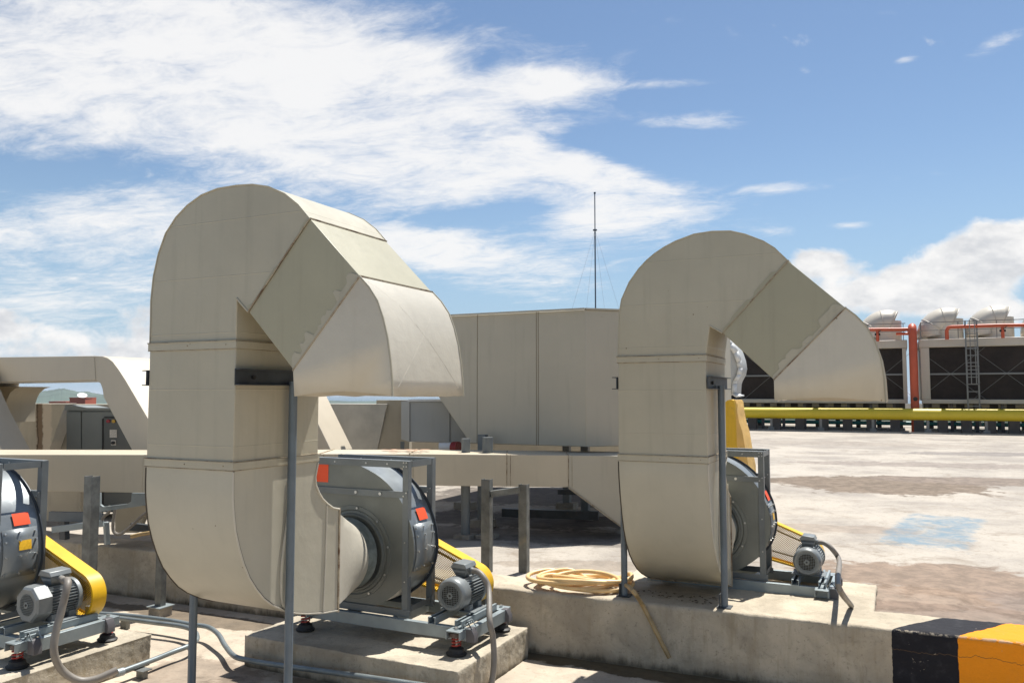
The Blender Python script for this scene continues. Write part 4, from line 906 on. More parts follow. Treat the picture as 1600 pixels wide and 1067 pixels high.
# ------------------------------------------------------------------ parapet wall and piers behind
zP = atd(60, 631.5, 11.9).z
def plan_box(name, a_px, b_px, d0, d1, z0_, z1_, m, parent=None, O=None, thick=.3, **k):
    A, C_ = atd(a_px, 640, d0), atd(b_px, 640, d1); n_ = FW0 * thick
    b = MB(); b.loft([[(P_.x, P_.y, z0_), (P_.x, P_.y, z1_), (P_.x + n_.x, P_.y + n_.y, z1_), (P_.x + n_.x, P_.y + n_.y, z0_)] for P_ in (A, C_)], caps=(1, 1))
    if O is not None: k['off'] = O
    return b.build(name, m, parent, **k)
tag(plan_box('parapet_wall', -500, 640, 11.9, 11.9, SL, zP, M['wallc'], bevel=.01), 'painted parapet wall behind the arched ducts and cabinet', 'wall')
def pier(px, d, lab, m, th=.3):
    O = atd(px[0][0], 700, d); b = MB()
    fr = [atd(x_, y_, d) for x_, y_ in px]; bk = [p_ + FW0 * th for p_ in fr]
    b.loft([fr, bk], caps=(1, 1)); return tag(b.build('sloped_pier', m, bevel=.006), lab, 'concrete pier', 'sloped concrete piers')
M['pier1'] = mat('stained_render', (.44, .40, .32), .8, mott=.08, mscale=3, streak=.3, bump=.003, bscale=20)
# stained pier: rust stripe down its middle
mm = M['pier1']; N = NT(mm.node_tree); P = [n for n in mm.node_tree.nodes if n.type == 'BSDF_PRINCIPLED'][0]; g = N.new('ShaderNodeNewGeometry')
cprev = P.inputs['Base Color'].links[0].from_socket
X0 = atd(60, 660, 11.5); along = N.m('DIVIDE', N.v('DOT_PRODUCT', N.v('SUBTRACT', g.outputs['Position'], tuple(X0)), tuple(RIGHT)), 1.0)
wv = N.m('ADD', along, N.m('MULTIPLY', N.m('SUBTRACT', N.noise(g.outputs['Position'], 6, 7, .7), .5), .12))
cA = N.mix(N.m('SUBTRACT', 1.0, N.ss(N.m('ABSOLUTE', N.m('SUBTRACT', wv, .015)), .03, .06)), cprev, (.20, .14, .09, 1))
cB = N.mix(N.m('SUBTRACT', 1.0, N.ss(N.m('ABSOLUTE', N.m('SUBTRACT', wv, .13)), .05, .08)), cA, (.55, .48, .38, 1))
ck = N.m('SUBTRACT', 1.0, N.ss(N.m('ABSOLUTE', N.m('SUBTRACT', wv, -.012)), .0, .014)); N.put(P.inputs['Base Color'], N.mix(ck, cB, (.06, .045, .03, 1)))
pier([(39, 630.5), (103, 630.5), (76, 705), (20, 705)], 11.5, 'sloped pier with a rusty crack stain, beside the grey cabinet', mm)
pier([(470, 630.5), (605, 631), (588, 712), (470, 712)], 11.5, 'plain grey sloped pier seen below the tallest duct\'s hood', M['wallg'])
tag(plan_box('rooftop_wall', 588, 640, 11.55, 11.55, SL, atd(600, 625, 11.55).z, M['wallc']), 'beige wall corner left of the grey insulated box unit', 'wall')

tag(plan_box('low_wall', 560, 1010, 14.8, 14.8, SL, atd(700, 690, 14.8).z, M['wallc']), 'low beige wall seen through the gap under the plenum and box unit', 'wall')
# ------------------------------------------------------------------ control cabinet
t = thing('control_cabinet', 'grey steel control cabinet with indicator lamps beside the stained pier', 'electrical cabinet', tuple(atd(150, 800, 10.2))); O = Vector(t.location); dC = 10.2
def cb(name, x_a, x_b, y_a, y_b, d, m, parent=t, th=.02, **k):
    fr = [atd(x_a, y_b, d), atd(x_b, y_b, d), atd(x_b, y_a, d), atd(x_a, y_a, d)]; b = MB(); b.loft([fr, [p_ + FW0 * th for p_ in fr]], caps=(1, 1)); return b.build(name, m, parent, off=O, **k)
cb('body', 104, 212, 641, 800, dC, M['cab'], th=.45, bevel=.004)
cb('door', 105, 126.5, 643, 797, dC - .02, M['cab'], bevel=.003); dr = cb('door', 128.5, 209, 643, 797, dC - .02, M['cab'], bevel=.003)
b = MB(); P4 = [atd(101, 641, dC - .08), atd(213, 641, dC - .08), atd(213, 637, dC - .08), atd(136, 637, dC - .08), atd(112, 632.5, dC - .08), atd(103, 632.5, dC - .08)]
b.loft([P4, [p_ + FW0 * .6 + Vector((0, 0, -.012)) for p_ in P4]], caps=(1, 1)); b.build('roof_cap', M['cab'], t, off=O)
b = MB(); P4 = [atd(138, 640, dC - .1), atd(214, 641, dC - .1), atd(214, 640, dC - .1), atd(138, 637, dC - .1)]
pn = cb('control_panel', 161, 209, 652, 800, dC - .035, M['cabpanel'], th=.014, bevel=.012)
fr = cb('panel_border', 159.5, 161.5, 654, 800, dC - .045, M['black'], pn, th=.02); cb('panel_border', 163, 209, 651, 652.8, dC - .045, M['black'], pn, th=.02)
for x_, mm_, nm in ((170, 'lampr', 'indicator_lamp'), (178.3, 'lampy', 'indicator_lamp'), (186.2, 'lampb', 'indicator_lamp')):
    b = MB(); c_ = atd(x_, 657.8, dC - .036); b.cyl(c_, c_ - FW0 * .02, .022, 14); b.build(nm, M[mm_], pn, off=O)
cb('nameplate', 171.5, 182.5, 671, 683.5, dC - .045, M['label'], pn, th=.008); cb('switch_plate', 173.5, 181, 687, 695.5, dC - .045, M['label'], pn, th=.008)
b = MB(); c_ = atd(177.6, 691.5, dC - .046); b.cyl(c_, c_ - FW0 * .03, .02, 12); b.build('rotary_switch', M['black'], pn, off=O)

# grey base frames and hoses glimpsed under the left part of the low duct
t = thing('steel_stand', 'jumble of grey steel stand members below the control cabinet', 'steel stand', tuple(atd(150, 830, 7.6))); O = Vector(t.location)
def sb(a, c, d, w, h, m, nm='stand_bar', d2=None):
    b = MB(); b.bar(atd(*a, d), atd(*c, d2 or d), w, h); return b.build(nm, M[m], t, off=O, bevel=.002)
sb((78, 806), (160, 808), 7.6, .04, .09, 'steel'); sb((82, 827), (162, 817), 7.5, .03, .06, 'base'); sb((166, 815), (168, 850), 7.55, .05, .04, 'base'); sb((100, 812), (101, 842), 7.7, .09, .05, 'steel_dark'); sb((205, 822), (240, 826), 7.6, .05, .07, 'steel_dark')
b = MB(); ou = [(148, 772), (226, 772), (226, 789), (146, 801)]; inn = [(158, 775), (205, 773.5), (203, 782), (198, 785), (165, 790), (158, 787)]
fr = [atd(x_, y_, 7.35) for x_, y_ in [(146, 770), (156.5, 770), (156.5, 788), (161, 791.5), (199, 787), (205, 783), (206, 770), (228, 770), (228, 789), (146, 801)]]
b.loft([fr, [p_ + FW0 * .03 for p_ in fr]], caps=(1, 1)); b.build('side_panel', M['base'], t, off=O)
b = MB(); fr = [atd(x_, y_, 8.8) for x_, y_ in ((60, 760), (126, 760), (126, 813), (60, 813))]; b.loft([fr, [p_ + FW0 * .1 for p_ in fr]], caps=(1, 1)); b.build('back_panel', M['wallc'], t, off=O)
b = MB(); fr = [atd(x_, y_, 8.1) for x_, y_ in ((180, 790), (232, 790), (215, 832), (180, 832))]; b.loft([fr, [p_ + FW0 * .1 for p_ in fr]], caps=(1, 1)); b.build('sheet_panel', M['wallc'], t, off=O)
for pts_, lb in (([(172, 790), (170, 800), (163, 806), (160, 812)], 'dark cable drooping left of two others below the cabinet stand'), ([(180, 795), (177, 815), (178, 830), (188, 834), (205, 822), (222, 806), (240, 793)], 'long dark cable looping up behind the tallest duct')):
    hose('dark_cable', [atd(x_, y_, 7.5) for x_, y_ in pts_], .015, M['hosegrey'], lb, 'cable', 'dark cables below the cabinet', seg=8)
hose('dark_cable', [atd(x_, y_, 7.3) for x_, y_ in ((205, 838), (222, 834), (250, 830))], .018, M['hose_old'], 'tan cable lying on the slab behind the kerb', 'cable', 'dark cables below the cabinet', seg=8)

# ------------------------------------------------------------------ big octagonal plenum
c0 = atd(914.5, 484, 9.3); zt, zb_ = c0.z, atd(914.5, 697, 9.3).z
YP = c0.y
pl = [onY(690, 620, YP + .0)]
t = thing('air_plenum', 'large beige many sided air plenum on steel posts between the two gooseneck ducts', 'air plenum', (c0.x, c0.y, SL)); O = Vector(t.location)
xl_ = onY(604, 492, YP).x; xb_ = onY(735, 690, YP).x; zc_ = zt - .02
e1 = Vector((c0.x, c0.y)); d2 = Vector((math.cos(R(42)), math.sin(R(42))))
e2 = e1 + d2 * 1.3; e3 = e2 + Vector((0, 2.9)); 
b = MB()
plan = [(xl_, YP), (e1.x, e1.y), (e2.x, e2.y), (e3.x, e3.y), (e1.x, e3.y + .9), (xl_, e3.y + .9)]
top = [b.bm.verts.new((x_, y_, zt)) for x_, y_ in plan]
bot = [b.bm.verts.new((x_ if i not in (0, 5) else xb_, y_, zb_)) for i, (x_, y_) in enumerate(plan)]
m1 = b.bm.verts.new((xl_, YP, zc_)); m2 = b.bm.verts.new((xl_, plan[-1][1], zc_))
b.bm.faces.new((top[0], top[1], bot[1], bot[0], m1)); 
for i in (1, 2, 3): b.bm.faces.new((top[i], top[i + 1], bot[i + 1], bot[i]))
b.bm.faces.new((top[4], top[5], m2, bot[5], bot[4])); b.bm.faces.new((top[5], top[0], m1, m2)); b.bm.faces.new((m1, bot[0], bot[5], m2)); b.bm.faces.new(top); b.bm.faces.new(bot[::-1])
b.build('plenum_body', M['plenum'], t, off=O, bevel=.008)
b = MB()
for x_, w in ((746, 1), (838, 2), (841, 2)):
    A = onY(x_, 500, YP); b.bar((A.x, YP - .001, zb_ + .0), (A.x, YP - .001, zt), .005, .006)
for f in (.40,):
    P_ = e1 + (e2 - e1) * f; nn = Vector((d2.y, -d2.x)) * .004; b.bar((P_.x + nn.x, P_.y + nn.y, zb_), (P_.x + nn.x, P_.y + nn.y, zt), .006, .006)
b.build_each('panel_seam', M['seamp'] if 'seamp' in M else mat('panel_seam_grey', (.22, .18, .12), .7), t, off=O)
b = MB(); b.bar((xl_, YP - .02, zt + .01), (e1.x, YP - .02, zt + .01), .04, .02); b.bar((e1.x, e1.y, zt + .01), (e2.x, e2.y, zt + .01), .04, .02); b.build('top_rim', M['plenum'], t, off=O)
b = MB(); b.bar((xl_ - .02, YP + .05, zc_ + .02), (xb_ - .03, YP + .05, zb_ + .2), .03, .08, up=(0, 1, 0)); b.build('black_strip', M['black'], t, off=O)  # black strip along the slanted left edge
for (x_, y_, hh) in ((727, 794, .0), (754, 823, 0), (886, 795, 0), (915, 810, 0)):
    P_ = onz(x_, y_, SL); b = MB(); b.box(P_.x - .05, P_.x + .05, P_.y - .04, P_.y + .04, SL + .09, min(zb_ + (.12 if x_ < 800 else -.002), 1.6))
    lg = b.build('leg', M['steel'], t, off=O, bevel=.003)
    b = MB(); b.box(P_.x - .13, P_.x + .13, P_.y - .1, P_.y + .1, SL - .01, SL + .09); b.build('concrete_foot', M['block'], lg, off=O)
b = MB(); P_ = onz(860, 800, SL); b.bar(onz(785, 800, SL + .12), onz(935, 805, SL + .12), .08, .1); b.bar(onz(872, 768, SL + .35), onz(935, 770, SL + .35), .06, .06); b.build('floor_beam', M['steel_dark'], t, off=O)

# insulated grey box unit behind the plenum
t = thing('insulated_box_unit', 'grey insulated box unit on short legs behind the plenum\'s lower corner', 'equipment box', tuple(atd(680, 700, 10.6))); O = Vector(t.location)
fr = [atd(x_, y_, 10.4) for x_, y_ in ((640, 690), (745, 693), (745, 627), (640, 627))]
b = MB(); b.loft([fr, [p_ + FW0 * .9 for p_ in fr]], caps=(1, 1)); b.build('casing', M['unit'], t, off=O, bevel=.01)
fr2 = [atd(627, 686, 10.55), atd(640, 690, 10.4), atd(640, 627, 10.4), atd(627, 627, 10.55)]
b = MB(); b.loft([fr2, [p_ + FW0 * .85 for p_ in fr2]], caps=(1, 1)); b.build('end_panel', M['unit'], t, off=O)
b = MB(); fr = [atd(x_, y_, 10.37) for x_, y_ in ((638, 627), (746, 627), (746, 624), (638, 624))]; b.loft([fr, [p_ + FW0 * .95 for p_ in fr]], caps=(1, 1)); b.build('lid', M['white'], t, off=O)
b = MB()
for x_ in (640.5, 703): b.bar(atd(x_, 690, 10.39), atd(x_, 628, 10.39), .006, .006)
b.build_each('panel_seam', M['black'], t, off=O)
for x_ in (629, 700):
    b = MB(); b.bar(atd(x_, 690, 10.6), atd(x_, 745, 10.6), .05); b.build('leg', M['steel'], t, off=O)
t = thing('red_pipe_stub', 'short red and white pipe stub under the grey insulated box', 'pipe', tuple(atd(700, 700, 10.0))); O = Vector(t.location)
b = MB(); b.cyl(atd(686, 698, 10.1), atd(708, 698, 10.1), .055, 16); b.build('white_section', M['white'], t, off=O)
b = MB(); b.cyl(atd(708, 699, 10.1), atd(717, 699, 10.05), .075, 16); b.build('red_flange', mat('dark_red', (.22, .01, .01), .5), t, off=O)
for x_, y0_, lb, w in ((728, 685, 'dark round post rising above the low duct beside the plenum corner', .05), (762, 683, 'grey square post rising above the low duct in front of the plenum', .06)):
    P_ = atd(x_, y0_, 8.9); t = thing('stub_post', lb, 'steel post', (P_.x, P_.y, SL), 'stub posts before the plenum'); O = Vector(t.location)
    b = MB(); b.cyl((P_.x, P_.y, SL), P_, w, 16); b.build('upright', M['steel'], t, off=O)
    b = MB(); b.box(P_.x - .1, P_.x + .1, P_.y - .1, P_.y + .1, SL - .01, SL + .04); b.build('concrete_foot', M['block'], t, off=O)

# second yellow guard and pale gooseneck seen past the right duct
t = thing('yellow_belt_guard', 'upright faded yellow belt guard behind the kerb top fan', 'belt guard', tuple(atd(1150, 740, 9.0))); O = Vector(t.location)
b = MB(); dY = 9.0; fr = [atd(x_, y_, dY) for x_, y_ in [(1128, 800), (1128, 640), (1131, 630), (1136, 625.5), (1142, 624), (1146, 625.5), (1148, 632), (1149, 690), (1152, 720), (1158, 800)]]
b.loft([fr, [p_ + Vector((.02, .06, 0)) for p_ in fr]], caps=(1, 1)); b.build('guard_face', M['yellow'], t, off=O)
b = MB(); fr = [atd(x_, y_, dY + .02) for x_, y_ in [(1142, 800), (1142, 640), (1144, 626), (1148, 624.5), (1150, 628), (1152, 645), (1155, 660), (1160, 675), (1165, 705), (1170, 730), (1172, 800)]]
b.loft([fr, [p_ + Vector((.03, .3, 0)) for p_ in fr]], caps=(1, 1)); b.build('guard_side', M['yellow2'], t, off=O)
t = thing('pale_gooseneck_duct', 'distant pale gooseneck duct with bright rim in front of the cooling towers', 'air duct', tuple(atd(1150, 640, 14.0))); O = Vector(t.location)
dG = 14.0; oc = [(1105, 505), (1118, 512), (1133, 527), (1145, 536), (1153, 548), (1158, 562), (1160, 575), (1158, 585), (1153, 594), (1151, 600), (1150, 616)]
fr = [atd(x_, y_, dG) for x_, y_ in oc + [(1128, 618), (1128, 600), (1105, 598)]]
b = MB(); b.loft([fr, [p_ + Vector((.0, .5, 0)) for p_ in fr]], caps=(1, 1)); b.build('duct_body', M['unit_pale'] if 'unit_pale' in M else mat('pale_duct_grey', (.42, .42, .40), .5, mott=.08, mscale=2), t, off=O, smooth=30)
b = MB(); rr_ = [atd(x_, y_, dG - .02) for x_, y_ in oc]; ri = [atd(x_ - (7 if i > 1 else 3), y_ + (5 if i < 6 else 0), dG - .02) for i, (x_, y_) in enumerate(oc)]
for i in range(len(oc) - 1): b.face([rr_[i], rr_[i + 1], ri[i + 1], ri[i]])
b.face([atd(1143, 616, dG - .02), atd(1152, 616, dG - .02), atd(1163, 619, dG - .3), atd(1150, 621, dG - .3)])
b.build('bright_rim', M['white'], t, off=O, solid=.02)

# ------------------------------------------------------------------ antenna mast
dM = 15.0; P_ = atd(930.5, 486, dM); t = thing('antenna_mast', 'slender lightning mast with guy wires rising behind the plenum', 'mast', (P_.x, P_.y, SL)); O = Vector(t.location)
T1 = Vector((P_.x, P_.y, atd(930, 358, dM).z)); T2 = Vector((P_.x, P_.y, atd(930, 300, dM).z))
b = MB(); b.cyl((P_.x, P_.y, SL), T1, .0135, 12); b.cyl(T1, T2, .010, 10); b.cyl(T2, T2 + Vector((0, 0, .03)), .02, 10); b.cyl(T1 - Vector((0, 0, .012)), T1 + Vector((0, 0, .012)), .04, 12); b.build('pole', M['mast'], t, off=O)
for x_ in (893, 916, 945, 968):
    e_ = atd(x_, 486, dM); k = (SL - T1.z) / (e_.z - T1.z); G = T1 + (e_ - T1) * k; b = MB(); b.tube([T1, G], .0016, 5); b.build('guy_wire', M['wire'], t, off=O)

# ------------------------------------------------------------------ cooling towers and their pipework
dT = 34.0
uT = (atd(1600, 627, dT) - atd(1300, 627, dT)).normalized()
uT = Vector((1, 0, 0)); vT = Vector((-uT.y, uT.x, 0))
BT = atd(1440, 627, dT)                          # lower front left corner of the right tower
def TP(s_, t_, z_): q = BT + uT * s_ + vT * t_; return Vector((q.x, q.y, z_))
def tbar(mb, a, c, w, h=None, up=(0, 0, 1)): mb.bar(TP(*a), TP(*c), w, h or w, up)
def s_at(px):
    r = ray(px, 616); # solve CP + r*k = BT + uT*s (plan)
    det = r.x * (-uT.y) - r.y * (-uT.x); k = (BT.x * (-uT.y) - BT.y * (-uT.x)) / det; P_ = r * k; return (Vector((P_.x, P_.y, 0)) - Vector((BT.x, BT.y, 0))).dot(uT), k
def z_at(px, py): s_, k = s_at(px); return (CP + ray(px, 616) * k + UP * 0 + UP0 * ((616 - py) / F * k * 1.0)).z
zT0, zT1, zT2 = z_at(1445, 626), z_at(1445, 543), z_at(1445, 530)
def tower(px0, px1, label, hoods, mids, dep=4.5):
    s0_, _ = s_at(px0); s1_, _ = s_at(px1); t = thing('cooling_tower', label, 'cooling tower', tuple(TP(s0_, 0, SL)), 'cooling towers'); O = Vector(t.location)
    def bx(name, sa, sb_, ta, tb, za, zb2, m, bevel=0, parent=t):
        b = MB(); b.loft([[TP(s_, t_, z_) for s_, t_ in ((sa, ta), (sb_, ta), (sb_, tb), (sa, tb))] for z_ in (za, zb2)], caps=(1, 1)); return b.build(name, m, parent, off=O, bevel=bevel)
    bx('casing', s0_, s1_, .35, dep, zT0, zT2 - .01, M['tower'])
    bx('fill_pack', s0_ + .33, s1_ - .05, .2, .34, zT0 + .05, zT1, M['fill'])
    bx('top_deck', s0_ - .05, s1_ + .05, 0, dep + .1, zT1, zT2, M['tower'], .03)
    bx('bottom_rail', s0_, s1_, .0, .34, zT0 - .12, zT0 + .06, M['tower'], .02)
    bx('corner_post', s0_, s0_ + .34, 0.02, .34, zT0 + .06, zT1, M['tower'], .02)
    if px1 < 1430: bx('corner_post', s1_ - .16, s1_, 0.02, .34, zT0 + .06, zT1, M['tower'], .02)
    b = MB(); zm = z_at(1500, 579); zm2 = (zT0 + zT1) / 2
    tbar(b, (s0_ + .3, .12, zm2), (s1_, .12, zm2), .05, .07)
    for c_ in mids:
        sc__, _ = s_at(c_); hw = 1.28
        for sg in (1, -1): tbar(b, (sc__ - hw, .19, zm2 - sg * 1.1), (sc__ + hw, .19, zm2 + sg * 1.1), .012, .012)
    b.build('brace', M['strut'], t, off=O)
    # legs under the tower
    s_ = s0_ + .2
    while s_ < s1_:
        b = MB(); tbar(b, (s_, .3, SL), (s_, .3, zT0 - .12), .10, .12); b.build('leg', M['plinth'], t, off=O); b = MB(); tbar(b, (s_ + .25, 3.8, SL), (s_ + .25, 3.8, zT0 - .12), .14, .2); b.build('leg', M['plinth'], t, off=O); s_ += .92
    bx('basin', s0_ + .1, s1_ - .1, 1.2, 3.5, SL + .75, zT0 - .12, M['plinth'])
    # grilled slots below the deck
    s_ = s0_ + .4; b = MB()
    while s_ < s1_ - .4: tbar(b, (s_, .95, zT0 - .22), (s_ + .30, .95, zT0 - .22), .05, .16); s_ += .62
    b.build_each('spray_tray', M['tower'], t, off=O)
    # hoods
    for hc in hoods:
        sh, kk = s_at(hc); r_ = .83; zc_ = zT2
        b = MB(); n = 28; tb_ = 2.0
        b.loft([[TP(sh + .25 + .72 * math.cos(2 * math.pi * i / n), tb_ + .72 * math.sin(2 * math.pi * i / n), z_) for i in range(n)] for z_ in (zc_ - .01, zc_ + .3, zc_ + .62, zc_ + .92, zc_ + .98)], caps=(0, 0))
        hd = b.build('fan_stack', M['hood'], t, off=O, smooth=50)
        b = MB(); n = 24; rings = []
        for j in range(15):                       # elbow hood made of gores: turns from upright to facing right
            a = R(-8 + j * 8.6); cxr, czr = .62, .45
            cpos = Vector((sh + .45 - cxr * math.cos(a) - .10, 0, zc_ + .30 + czr * math.sin(a) * 1.35)); tx = Vector((math.sin(a), 0, math.cos(a)))
            nrm = Vector((math.cos(a), 0, -math.sin(a))); rw = .86 - .012 * j; rh = .62 if j else .62
            rings.append([TP(cpos.x + nrm.x * -rh * math.cos(2 * math.pi * i / n), tb_ + rw * math.sin(2 * math.pi * i / n), cpos.z - nrm.z * rh * math.cos(2 * math.pi * i / n) ) for i in range(n)])
        # keep the outer half only: it is a scoop open to the right
        vs = [[b.bm.verts.new(p_) for p_ in r__] for r__ in rings]
        for i in range(len(vs) - 1):
            for k in range(-8, 8): b.bm.faces.new((vs[i][k % n], vs[i][(k + 1) % n], vs[i + 1][(k + 1) % n], vs[i + 1][k % n]))
        b.build('scoop_hood', M['hood'], t, off=O, smooth=60, solid=.03)
        b = MB()
        for j in (0, 5, 10, 14): b.tube([rings[j][k % n] for k in range(-8, 9)], .022, 6)
        b.build('hood_rib', M['tower'], t, off=O)
    # railing
    zr = zT2 + .72; b = MB(); s_ = s0_ + .05
    while s_ < s1_: tbar(b, (s_, .1, zT2), (s_, .1, zr), .03); s_ += 1.4
    tbar(b, (s0_ + .05, .1, zr), (s1_, .1, zr), .03); tbar(b, (s0_ + .05, .1, zT2 + .38), (s1_, .1, zT2 + .38), .025)
    for tt in (1.2, 2.4): tbar(b, (s0_ + .05, tt, zT2), (s0_ + .05, tt, zr), .03)
    tbar(b, (s0_ + .05, .1, zr), (s0_ + .05, 3.0, zr), .03)
    b.build('railing', M['strut'], t, off=O)
    return t
tR = tower(1440, 1900, 'right cooling tower with caged ladder and two visible scoop hoods', (1474, 1556, 1650, 1740), (1487, 1575, 1663, 1750, 1838))
tL = tower(1060, 1418, 'left cooling tower partly hidden behind the right gooseneck duct', (1374, 1290, 1200), (1381, 1293, 1205, 1117))
# ladder with cage
t = thing('ladder', 'grey caged ladder fixed to the face of the right cooling tower', 'ladder', tuple(TP(s_at(1517)[0], -.2, SL))); O = Vector(t.location)
sa, sb_ = s_at(1511)[0], s_at(1529)[0]; zt2 = z_at(1520, 501)
for s_ in (sa, sb_): b = MB(); tbar(b, (s_, -.25, SL + .3), (s_, -.25, zt2), .06); b.build('side_rail', M['strut'], t, off=O)
b = MB(); z_ = SL + .5
while z_ < zt2: tbar(b, (sa, -.25, z_), (sb_, -.25, z_), .035); z_ += .3
b.build_each('rung', M['strut'], t, off=O)
b = MB()
for s_ in (sa + .12, sb_ - .12): tbar(b, (s_, -.75, z_at(1520, 600)), (s_, -.75, zt2), .03)
z_ = z_at(1520, 600)
while z_ <= zt2:
    b.tube([TP(sa, -.25, z_), TP(sa, -.6, z_), TP(sa + .12, -.75, z_), TP(sb_ - .12, -.75, z_), TP(sb_, -.6, z_), TP(sb_, -.25, z_)], .015, 5); z_ += .72
b.build('safety_cage', M['strut'], t, off=O)
# orange pipes
def pipe(name, pts, r, m, label, cat, group=None, extra=None):
    b = MB(); b.tube(pts, r, 18); o = b.build(name, m, smooth=60)
    return tag(o, label, cat, group)
sv = s_at(1428.5)[0]; zv = z_at(1428, 512)
t = thing('orange_riser_pipe', 'thick vertical orange pipe between the two cooling towers with side branches', 'pipe', tuple(TP(sv, -.5, SL))); O = Vector(t.location)
b = MB(); b.tube([TP(sv, -.5, SL), TP(sv, -.5, zv - .28)] + [TP(sv, -.5 + .3 - .3 * math.cos(a_), zv - .28 + .3 * math.sin(a_)) for a_ in (.4, .8, 1.2, 1.57)] + [TP(sv, 2.5, zv + .02)], .165, 20); b.build('riser', M['orange'], t, off=O, smooth=60)
b = MB(); b.tube([TP(sv - .05, -.3, z_at(1428, 515)), TP(s_at(1310)[0], -.3, z_at(1310, 516)), TP(s_at(1150)[0], -.3, z_at(1150, 514))], .075, 12); b.build('upper_branch', M['orange'], t, off=O, smooth=60)
b = MB(); b.tube([TP(sv - .05, .1, z_at(1428, 521)), TP(s_at(1403)[0], .1, z_at(1403, 521))], .06, 12); b.build('lower_branch', M['orange'], t, off=O, smooth=60)
for px in (1374, 1290):
    s_ = s_at(px)[0]; b = MB(); b.tube([TP(s_, -.3, z_at(px, 516)), TP(s_, -.3, zT2 - .05)], .065, 12); br = b.build('drop_branch', M['orange'], t, off=O, smooth=60)
    b = MB(); b.cyl(TP(s_ - .11, -.3, zT2 + .25), TP(s_ + .11, -.3, zT2 + .25), .05, 10); b.bar(TP(s_, -.4, zT2 + .3), TP(s_ + .15, -.4, zT2 + .42), .025); b.build('valve', M['black'], br, off=O)
b = MB(); b.cyl(TP(sv + .02, -.72, z_at(1432, 623)), TP(sv + .02, -.66, z_at(1432, 623)), .09, 12); b.build('valve', M['black'], t, off=O)
t = thing('orange_header_pipe', 'horizontal orange pipe with drop branches across the right tower top', 'pipe', tuple(TP(s_at(1482)[0], -.3, zT2))); O = Vector(t.location)
sh0 = s_at(1482)[0]; zh = z_at(1500, 511)
b = MB(); b.tube([TP(sh0, -.3, zT2 - .05), TP(sh0, -.3, zh - .15), TP(sh0 + .05, -.3, zh - .04), TP(sh0 + .16, -.3, zh), TP(s_at(1560)[0], -.3, z_at(1560, 509)), TP(s_at(1900)[0], -.3, z_at(1900, 505))], .075, 14); b.build('header', M['orange'], t, off=O, smooth=60)
for px in (1569, 1650, 1740):
    s_ = s_at(px)[0]; b = MB(); b.tube([TP(s_, -.3, z_at(px, 510)), TP(s_, -.3, zT2 - .05)], .065, 12); br = b.build('drop_branch', M['orange'], t, off=O, smooth=60)
    b = MB(); b.cyl(TP(s_ - .11, -.3, zT2 + .25), TP(s_ + .11, -.3, zT2 + .25), .05, 10); b.bar(TP(s_, -.4, zT2 + .3), TP(s_ + .15, -.4, zT2 + .42), .025); b.build('valve', M['black'], br, off=O)
# yellow pipe with its stands
sp0, sp1 = s_at(1100)[0], s_at(1900)[0]; tp = -1.6
zy = z_at(1400, 645.5)
t = thing('yellow_pipe', 'long thick yellow pipe running on stands in front of the cooling towers', 'pipe', tuple(TP(sp0, tp, SL))); O = Vector(t.location)
b = MB(); b.tube([TP(sp0, tp, zy), TP(sp1, tp, zy)], .235, 24); b.build('pipe_run', M['ypipe'], t, off=O, smooth=60)
for px in (1212, 1286, 1364, 1446, 1533, 1620, 1710):
    s_ = s_at(px)[0]; b = MB(); tbar(b, (s_, tp, SL + .16), (s_, tp, zy - .24), .10); tbar(b, (s_, tp, SL), (s_, tp, SL + .16), .24, .24); b.build('stand', M['plinthl'] if 'plinthl' in M else M['strut'], t, off=O)
    b = MB(); b.tube([TP(s_ - .02, tp, zy), TP(s_ + .02, tp, zy)], .242, 24); b.build('pipe_band', M['ypipe'], t, off=O)
pipe('teal_pipe', [TP(sp0, .9, z_at(1400, 662)), TP(sp1, .9, z_at(1400, 662))], .09, M['teal'], 'dark teal pipe running low behind the yellow pipe, nearer of two', 'pipe', 'teal pipes')
pipe('teal_pipe', [TP(sp0, 4.4, z_at(1400, 658)), TP(sp1, 4.4, z_at(1400, 658))], .12, M['tealp'] if 'tealp' in M else mat('pale_teal', (.25, .48, .42), .5), 'pale green pipe running low behind the teal pipe under the towers', 'pipe', 'teal pipes')
pipe('back_yellow_pipe', [TP(sp0, 5.6, z_at(1400, 650)), TP(sp1, 5.6, z_at(1400, 650))], .2, M['ypipe'], 'second yellow pipe half hidden behind the plinths under the towers', 'pipe')
i_ = 0; random.seed(8)
px = 1105
first = None
while px < 1640:
    s_ = s_at(px)[0]; w = .19
    b = MB(); b.loft([[TP(s_ + a_, -.55 + c_, z_) for a_, c_ in ((-w, -w), (w, -w), (w, w), (-w, w))] for z_ in (SL - .01, z_at(1400, 655))], caps=(1, 1))
    o = b.build('concrete_block', M['plinth'], bevel=.015)
    tag(o, 'grey square support block in the row behind the yellow pipe', 'support block', 'row of grey support blocks'); px += 36.5
b = MB(); tbar(b, (sp0, -2.2, SL + .03), (sp1, -2.2, SL + .03), .09, .06); tag(b.build('drain_pipe', M['strut']), 'thin pale pipe lying on the slab in front of the yellow pipe', 'pipe')
# far parapet behind the towers
A, C_ = atd(1000, 640, 58), atd(2100, 640, 52)
b = MB(); b.loft([[(P_.x, P_.y, SL), (P_.x, P_.y, 1.35), (P_.x + .3, P_.y + .3, 1.35), (P_.x + .3, P_.y + .3, SL)] for P_ in (A, C_)], caps=(1, 1)); tag(b.build('far_parapet', M['tower']), 'low pale parapet at the roof edge behind the cooling towers', 'wall')

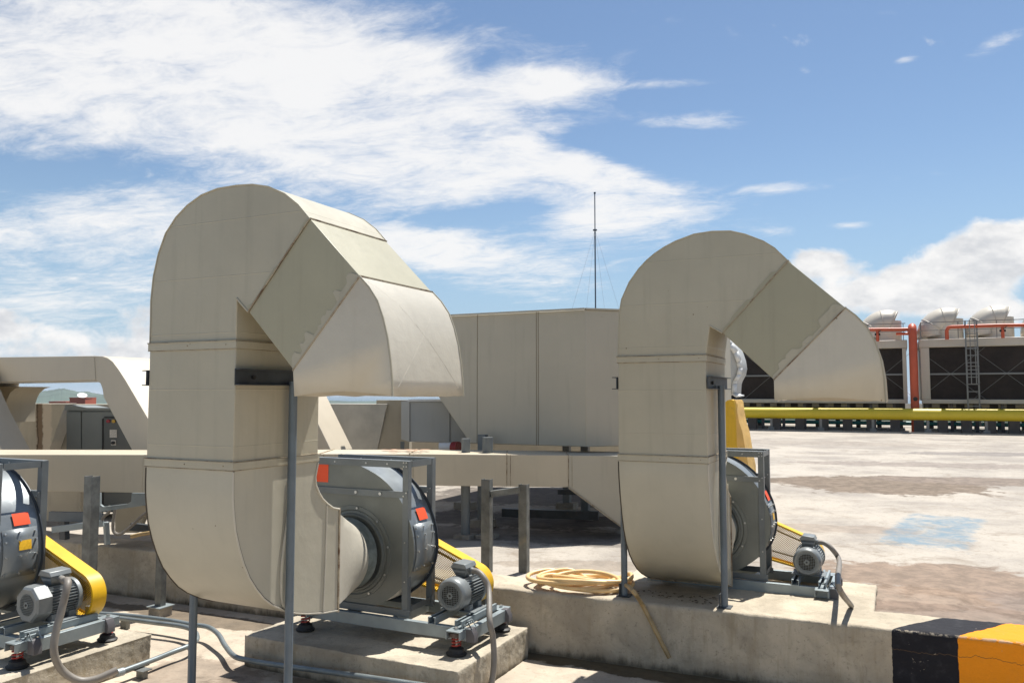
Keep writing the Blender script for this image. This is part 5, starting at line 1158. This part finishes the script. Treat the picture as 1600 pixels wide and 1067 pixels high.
# ------------------------------------------------------------------ distant rooftops on the left
def far_block(x_a, x_b, y_a, d, label, dish=False):
    A, C_ = atd(x_a, y_a, d), atd(x_b, y_a, d); w = FW0 * 8; t = thing('distant_building', label, 'building', (A.x, A.y, -30), 'distant orange rooftops'); O = Vector(t.location)
    b = MB(); b.loft([[(q_.x, q_.y, z_) for q_ in (A, C_, C_ + w, A + w)] for z_ in (-30, A.z)], caps=(1, 1)); b.build('wall', M['roofterra'], t, off=O)
    b = MB(); b.loft([[(q_.x, q_.y, z_) for q_ in (A - FW0 * .2 - RIGHT * .2, C_ - FW0 * .2 + RIGHT * .2, C_ + w, A + w)] for z_ in (A.z, A.z + .25)], caps=(1, 1)); b.build('coping', M['roofterra'], t, off=O)
    if dish:
        c_ = atd(122, 617.5, d) + FW0 * 3; b = MB(); n = 20; ax = (UP0 * .8 + RIGHT * .28 - FW0 * .4).normalized(); u_ = ax.cross(RIGHT).normalized(); w_ = ax.cross(u_)
        b.loft([[c_ + (u_ * math.cos(k * 2 * math.pi / n) + w_ * math.sin(k * 2 * math.pi / n)) * r_ + ax * h_ for k in range(n)] for r_, h_ in ((.05, -.7), (.7, -.6), (1.3, -.35), (1.75, 0))]); ds = b.build('satellite_dish', M['white'], t, off=O, solid=.08)
        b = MB(); b.bar(c_ - ax * .7, Vector((c_.x, c_.y, A.z)), .3); b.build('dish_mount', M['strut'], ds, off=O)
far_block(109, 133.5, 622, 300, 'orange rooftop block with a white satellite dish, seen under the arched duct', True)
far_block(77, 103, 628, 320, 'lower orange rooftop left of the satellite dish')

# ------------------------------------------------------------------ air
hm = bpy.data.materials.new('haze_air'); hm.use_nodes = True; N = NT(hm.node_tree); N.n.clear()
O_ = N.new('ShaderNodeOutputMaterial'); V_ = N.new('ShaderNodeVolumePrincipled'); V_.inputs['Color'].default_value = (.80, .87, .95, 1); V_.inputs['Density'].default_value = .00006; N.l.new(V_.outputs[0], O_.inputs['Volume'])
b = MB(); b.box(-31000, 31000, -3000, 41000, -31.5, 60); hb = b.build('haze', hm); tag(hb, kind='stuff')
